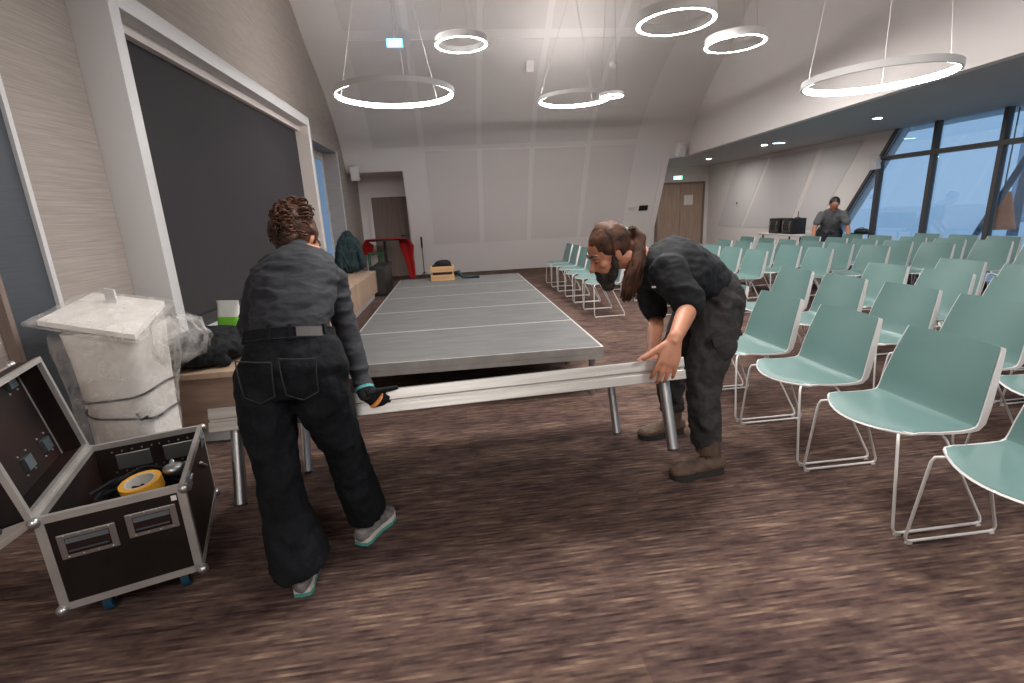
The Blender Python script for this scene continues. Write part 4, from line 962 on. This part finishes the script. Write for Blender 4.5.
# gloved right hand
gm = MB(); gd = V((.62,.10,-.45)); hand(gm, wrR+V((.002,0,-.004)), gd, (-.15,-.98,.1), (.3,.1,.9), (.55,.8,.6), k=1.0, tdir=(.95,.05,.10), tcurl=.1)
gm.tube([lerp(elR,wrR,.86),wrR+gd.normalized()*.02],[.036,.034],12)
glv = fuse('work_glove', gm, .005, 'blackfab', wo, 2)
pr = lerp(elR,wrR,.90); tdv = (wrR-elR).normalized()
def band(c, t, r, w, m, name, parent):
    t = V(t).normalized(); MB().tube([V(c)-t*w/2,V(c)+t*w/2],r,18).build(name,m,parent,40)
band(pr, tdv, .040, .012, 'tealcuff', 'cuff', glv)
band(wrR+gd.normalized()*.045, gd+V((0,.3,-.2)), .041, .005, 'orange', 'orange_cord', glv)
shoe(wo,(-.685,1.705,0),(-.705,1.955,0),.10,.047,'shoe','tapein','tealsole',name='trainer')
shoe(wo,(-.505,1.965,.012),(-.405,2.195,.0),.10,.047,'shoe','tapein','tealsole',name='trainer')
settle(wo)

# --- the man, in profile, gripping the right end of the deck
mn = thing('person', 'bearded man with ponytail, black t-shirt and cargo trousers gripping the deck end', 'person', (1.25,2.5,0))
pel = V((1.36,2.50,.93)); ch = V((1.06,2.37,1.08)); hc = atY(609,253,2.40)
nS, fS = atY(668,272,2.20), V((1.02,2.57,1.04)); nE, nW = atY(690,304,2.12), atY(674,341,1.945)
fE, fW = V((1.10,2.62,.80)), V((.93,2.25,.70))
fdir = V((-.90,-.10,-.42)); updir = V((-.40,-.02,.9))
b = MB(); P = head(b, hc, fdir, updir, 1.05)
b.tube([V((1.00,2.39,1.13)), lerp(V((1.00,2.39,1.13)),hc,.55), hc+V((.03,0,-.02))],[.066,.060,.060],14,cap='round')
b.tube([pel,lerp(pel,ch,.5),ch],[(.12,.08),(.12,.08),(.14,.09)],14,(0,1,0),'round')
arm(b,[nS,lerp(nS,nE,.5),nE,lerp(nE,nW,.3),nW],[.054,.050,.041,.044,.029]); arm(b,[fS,lerp(fS,fE,.5),fE,lerp(fE,fW,.3),fW],[.054,.050,.041,.044,.029])
hN, hF = V((1.355,2.40,.88)), V((1.345,2.60,.88)); kN, kF = V((1.235,2.31,.50)), V((1.235,2.71,.50)); aN, aF = V((1.255,2.29,.12)), V((1.275,2.76,.12))
b.tube([hN,kN,aN],[.072,.055,.042],14,cap='round'); b.tube([hF,kF,aF],[.072,.055,.042],14,cap='round')
hand(b, nW, (-.34,-.22,-.86), (-.1,-.93,.33), (-1,0,.15), (.06,.25,.50), .075, 1.20, .15, (-.86,.0,-.50))
hand(b, fW, (-.6,-.5,-.2), (0,.1,1), (0,-1,0), (.5,.8,.6), .08, 1.05)
body = fuse('body', b, .0055, 'skin', mn, 3); eyes(body, P, fdir, updir, 1.05)
tr = MB()
tr.tube([V((1.30,2.485,1.005)),V((1.335,2.495,.96)),V((1.365,2.50,.90)),V((1.35,2.50,.82))],[(.165,.120),(.185,.140),(.20,.150),(.19,.125)],20,(.1,1,0),'round')
tr.tube([V((1.36,2.42,.90)),V((1.325,2.385,.76)),V((1.268,2.335,.62)),V((1.235,2.31,.50)),V((1.24,2.30,.36)),V((1.25,2.29,.22)),V((1.255,2.288,.17))],[(.10,.125),(.102,.118),(.092,.102),(.078,.085),(.070,.078),(.066,.074),(.064,.070)],18,(0,1,0))
tr.tube([V((1.35,2.58,.90)),V((1.31,2.63,.74)),V((1.25,2.69,.56)),V((1.24,2.72,.44)),V((1.265,2.75,.26)),V((1.275,2.76,.17))],[(.10,.120),(.10,.112),(.082,.09),(.075,.08),(.068,.075),(.064,.07)],18,(0,1,0))
trs = fuse('cargo_trousers', tr, .008, 'cargo', mn, 3, (.012,(9,9,7),1))
pk = MB(); pk.ell((1.30,2.272,.70),(.085,.022,.085),((.94,-.15,.3),(-.1,-1,0),(-.3,0,.95))); fuse('cargo_pocket', pk, .008, 'cargo', trs, 1)
patch((1.312,2.252,.755),.155,.05,(0,-1,.1),(-.35,0,.94),'cargo','pocket_flap',trs,.010)
patch((1.40,2.345,.93),.10,.06,(.25,-1,.2),(-.3,0,.95),'cargo','hip_pouch',trs,.022)
ts = MB()
ts.tube([V((1.325,2.495,.985)),V((1.26,2.475,1.03)),V((1.16,2.43,1.075)),V((1.07,2.385,1.105)),V((1.01,2.375,1.125)),V((.975,2.38,1.135))],[(.168,.128),(.172,.135),(.19,.150),(.205,.150),(.165,.115),(.085,.075)],22,(.15,1,.05),'round')
arm(ts,[V((1.06,2.33,1.09)),nS,lerp(nS,nE,.5),lerp(nS,nE,.92)],[.095,.085,.078,.076],16); arm(ts,[V((1.05,2.46,1.07)),fS,lerp(fS,fE,.5),lerp(fS,fE,.8)],[.09,.08,.074,.072],16)
tee = fuse('tshirt', ts, .008, 'shirtm', mn, 3, (.008,(6,6,9),1))
lg = atY(654,287,2.19); patch(lg,.018,.007,(-.5,-.85,0),(0,0,1),'paper','chest_logo',tee,.004)
# hair pulled back, ponytail, beard
f_,s_,u_ = frame(fdir,updir); K = 1.05; HP = lambda a,bb,c: hc+f_*a*K+s_*bb*K+u_*c*K
hm = MB(); hm.ell(HP(-.020,0,.042),(.103*K,.088*K,.099*K),(f_,s_,u_),20,14); hm.ell(HP(-.075,0,.0),(.045,.065,.06),(f_,s_,u_))
tieq = HP(-.115,0,.045); tailmid, tailend = atY(637,262,2.335), atY(627,296,2.32)
hm.tube([tieq,tieq+V((.030,-.014,.006)),tieq+V((.058,-.033,-.022)),tailmid,lerp(tailmid,tailend,.5),tailend],[.020,.028,.034,.034,.028,.010],12,cap='round')
hair = fuse('hair', hm, .007, 'hairm', mn, 2, (.003,(30,30,30)))
tie = atY(629,236,2.38); tieq = HP(-.115,0,.045)
band(tieq, tieq-HP(-.05,0,.05), .027, .018, 'tealcuff', 'hair_tie', hair)
random.seed(21); sp = []
for k in range(170):
    a = random.uniform(0,2*PI); q = math.sqrt(random.random()); o1 = V((math.cos(a),math.sin(a)*.7,0))*q
    p0 = tieq+V((o1.x,0,o1.y))*.020; p1 = tieq+V((.030,-.015,.010))+V((0,o1.x,o1.y))*.034; p15 = tieq+V((.062,-.035,-.030))+V((o1.x*.6,o1.y,o1.x*.6))*.032; p2 = tailmid+o1*.038; p3 = lerp(tailmid,tailend,.6)+o1*.040+V((.006*math.sin(k),0,0)); p4 = tailend+o1*.024+V((random.uniform(-.012,.012),0,random.uniform(-.03,.03)))
    w = lambda: V((random.uniform(-.006,.006),random.uniform(-.006,.006),0)); sp.append([p0,p1+w(),p15+w(),p2+w(),lerp(p2,p3,.5)+w(),p3+w(),p4])
strands('ponytail', sp, .0052, 'hairm', hair, 5)
sp = []
for k in range(220):                                 # combed strands from the brow to the tie
    bq = random.uniform(-1,1); top_ = random.uniform(0,1); c0 = HP(.066-.05*abs(bq)*1.1, .086*bq, .090-.085*abs(bq)**1.5-.01*top_)
    kk = math.sqrt(max(0,1-(.98*bq)**2)); p1 = HP(.0-.02*abs(bq), .0945*bq*.98, .040+.108*kk); p2 = HP(-.075, .076*bq, .040+.085*kk); sp.append([c0,lerp(c0,p1,.5)+u_*.004,p1,p2,lerp(p2,tieq,.8)])
strands('combed_strands', sp, .0056, 'hairm', hair, 5)
bd = MB(); BP = P
bd.ell(BP(.060,0,-.092),(.050,.052,.045),(f_,s_,u_)); bd.ell(BP(.068,0,-.130),(.036,.040,.036),(f_,s_,u_))
for q in (-1,1): bd.tube([BP(.010,q*.070,-.01),BP(.020,q*.066,-.05),BP(.045,q*.050,-.09)],[.014,.020,.026],10,cap='round'); bd.tube([BP(.098,q*.006,-.053),BP(.085,q*.030,-.066)],[.008,.009],8,cap='round')
fuse('beard', bd, .0055, 'beard', mn, 1, (.005,(60,60,60)))
for q in (-1,1): MB().tube([BP(.098,q*.014,.026),BP(.092,q*.036,.034),BP(.078,q*.055,.026)],[.004,.005,.003],6,cap='round').build('eyebrow','beard',mn,True)
hT, hH = atZ(656,477), atZ(716,477)
shoe(mn,(1.335,2.275,0),(1.045,2.245,0),.13,.052,'boot','sole',anklez=.19,name='boot')
shoe(mn,(1.345,2.775,0),(1.055,2.735,0),.13,.052,'boot','sole',anklez=.19,name='boot')
band((1.262,2.285,.175),(0,0,1),.060,.11,'boot','boot_collar',mn); band((1.28,2.762,.175),(0,0,1),.060,.11,'boot','boot_collar',mn)
settle(mn)

# --- the person far back by the table
fp = thing('person', 'short-haired man in grey t-shirt stooping by the far white table', 'person', (6.80,8.47,0))
FO = V(fp.location); D_ = V((-.55,-.83,0)); Sd = V((.83,-.55,0)); Q = lambda a,bb,c: FO+D_*a+Sd*bb+V((0,0,c))   # forward towards the chairs
hc = Q(.26,0,1.29); fdir = (D_*.5+V((0,0,-.85))); updir = D_*.85+V((0,0,.5))
b = MB(); P = head(b, hc, fdir, updir, 1.0); b.tube([Q(.12,0,1.16),Q(.19,0,1.22),hc],[.06,.055,.055],10,cap='round'); b.tube([Q(-.12,0,.84),Q(.08,0,1.08)],[(.11,.08),(.11,.08)],12,Sd,'round')
for q in (-1,1):
    sS = Q(.11,q*.165,1.12); eE = Q(.12,q*.255,.88); wW = Q(.24,q*.27,.70 if q < 0 else .72)
    arm(b,[sS,eE,wW],[.05,.04,.03],10); hand(b,wW,D_*.4+V((0,0,-1)),Sd*q,D_,(.3,.4,.3),k=1.0); b.tube([Q(-.12,q*.10,.80),Q(.02,q*.12,.46),Q(-.08,q*.12,.08)],[.09,.065,.045],10,cap='round')
body = fuse('body', b, .010, 'skin', fp, 2)
t_ = MB(); t_.tube([Q(-.12,0,.80),Q(-.06,0,.92),Q(.03,0,1.04),Q(.11,0,1.14),Q(.155,0,1.195)],[(.165,.12),(.165,.12),(.18,.125),(.165,.10),(.07,.065)],16,Sd,'round')
for q in (-1,1): arm(t_,[Q(.08,q*.09,1.10),Q(.11,q*.165,1.12),Q(.12,q*.225,.97)],[.075,.066,.062],12)
fuse('tshirt', t_, .012, 'greytee', fp, 2, (.008,(7,7,9),1))
t_ = MB(); t_.tube([Q(-.13,0,.88),Q(-.13,0,.76)],[(.18,.135),(.19,.14)],14,Sd)
for q in (-1,1): t_.tube([Q(-.12,q*.10,.82),Q(.02,q*.12,.46),Q(-.07,q*.12,.07)],[.11,.085,.07],12)
fuse('trousers', t_, .012, 'navy', fp, 2, (.008,(7,7,7),1))
f_,s_,u_ = frame(fdir,updir); hm = MB(); hm.ell(hc-f_*.022+u_*.036,(.098,.084,.094),(f_,s_,u_)); fuse('hair', hm, .010, 'black', fp, 1, (.003,(40,40,40)))
for q in (-1,1): a = Q(-.15,q*.12,0); shoe(fp,a,a+D_*.27,.10,.048,'sole','sole',name='shoe')
settle(fp)
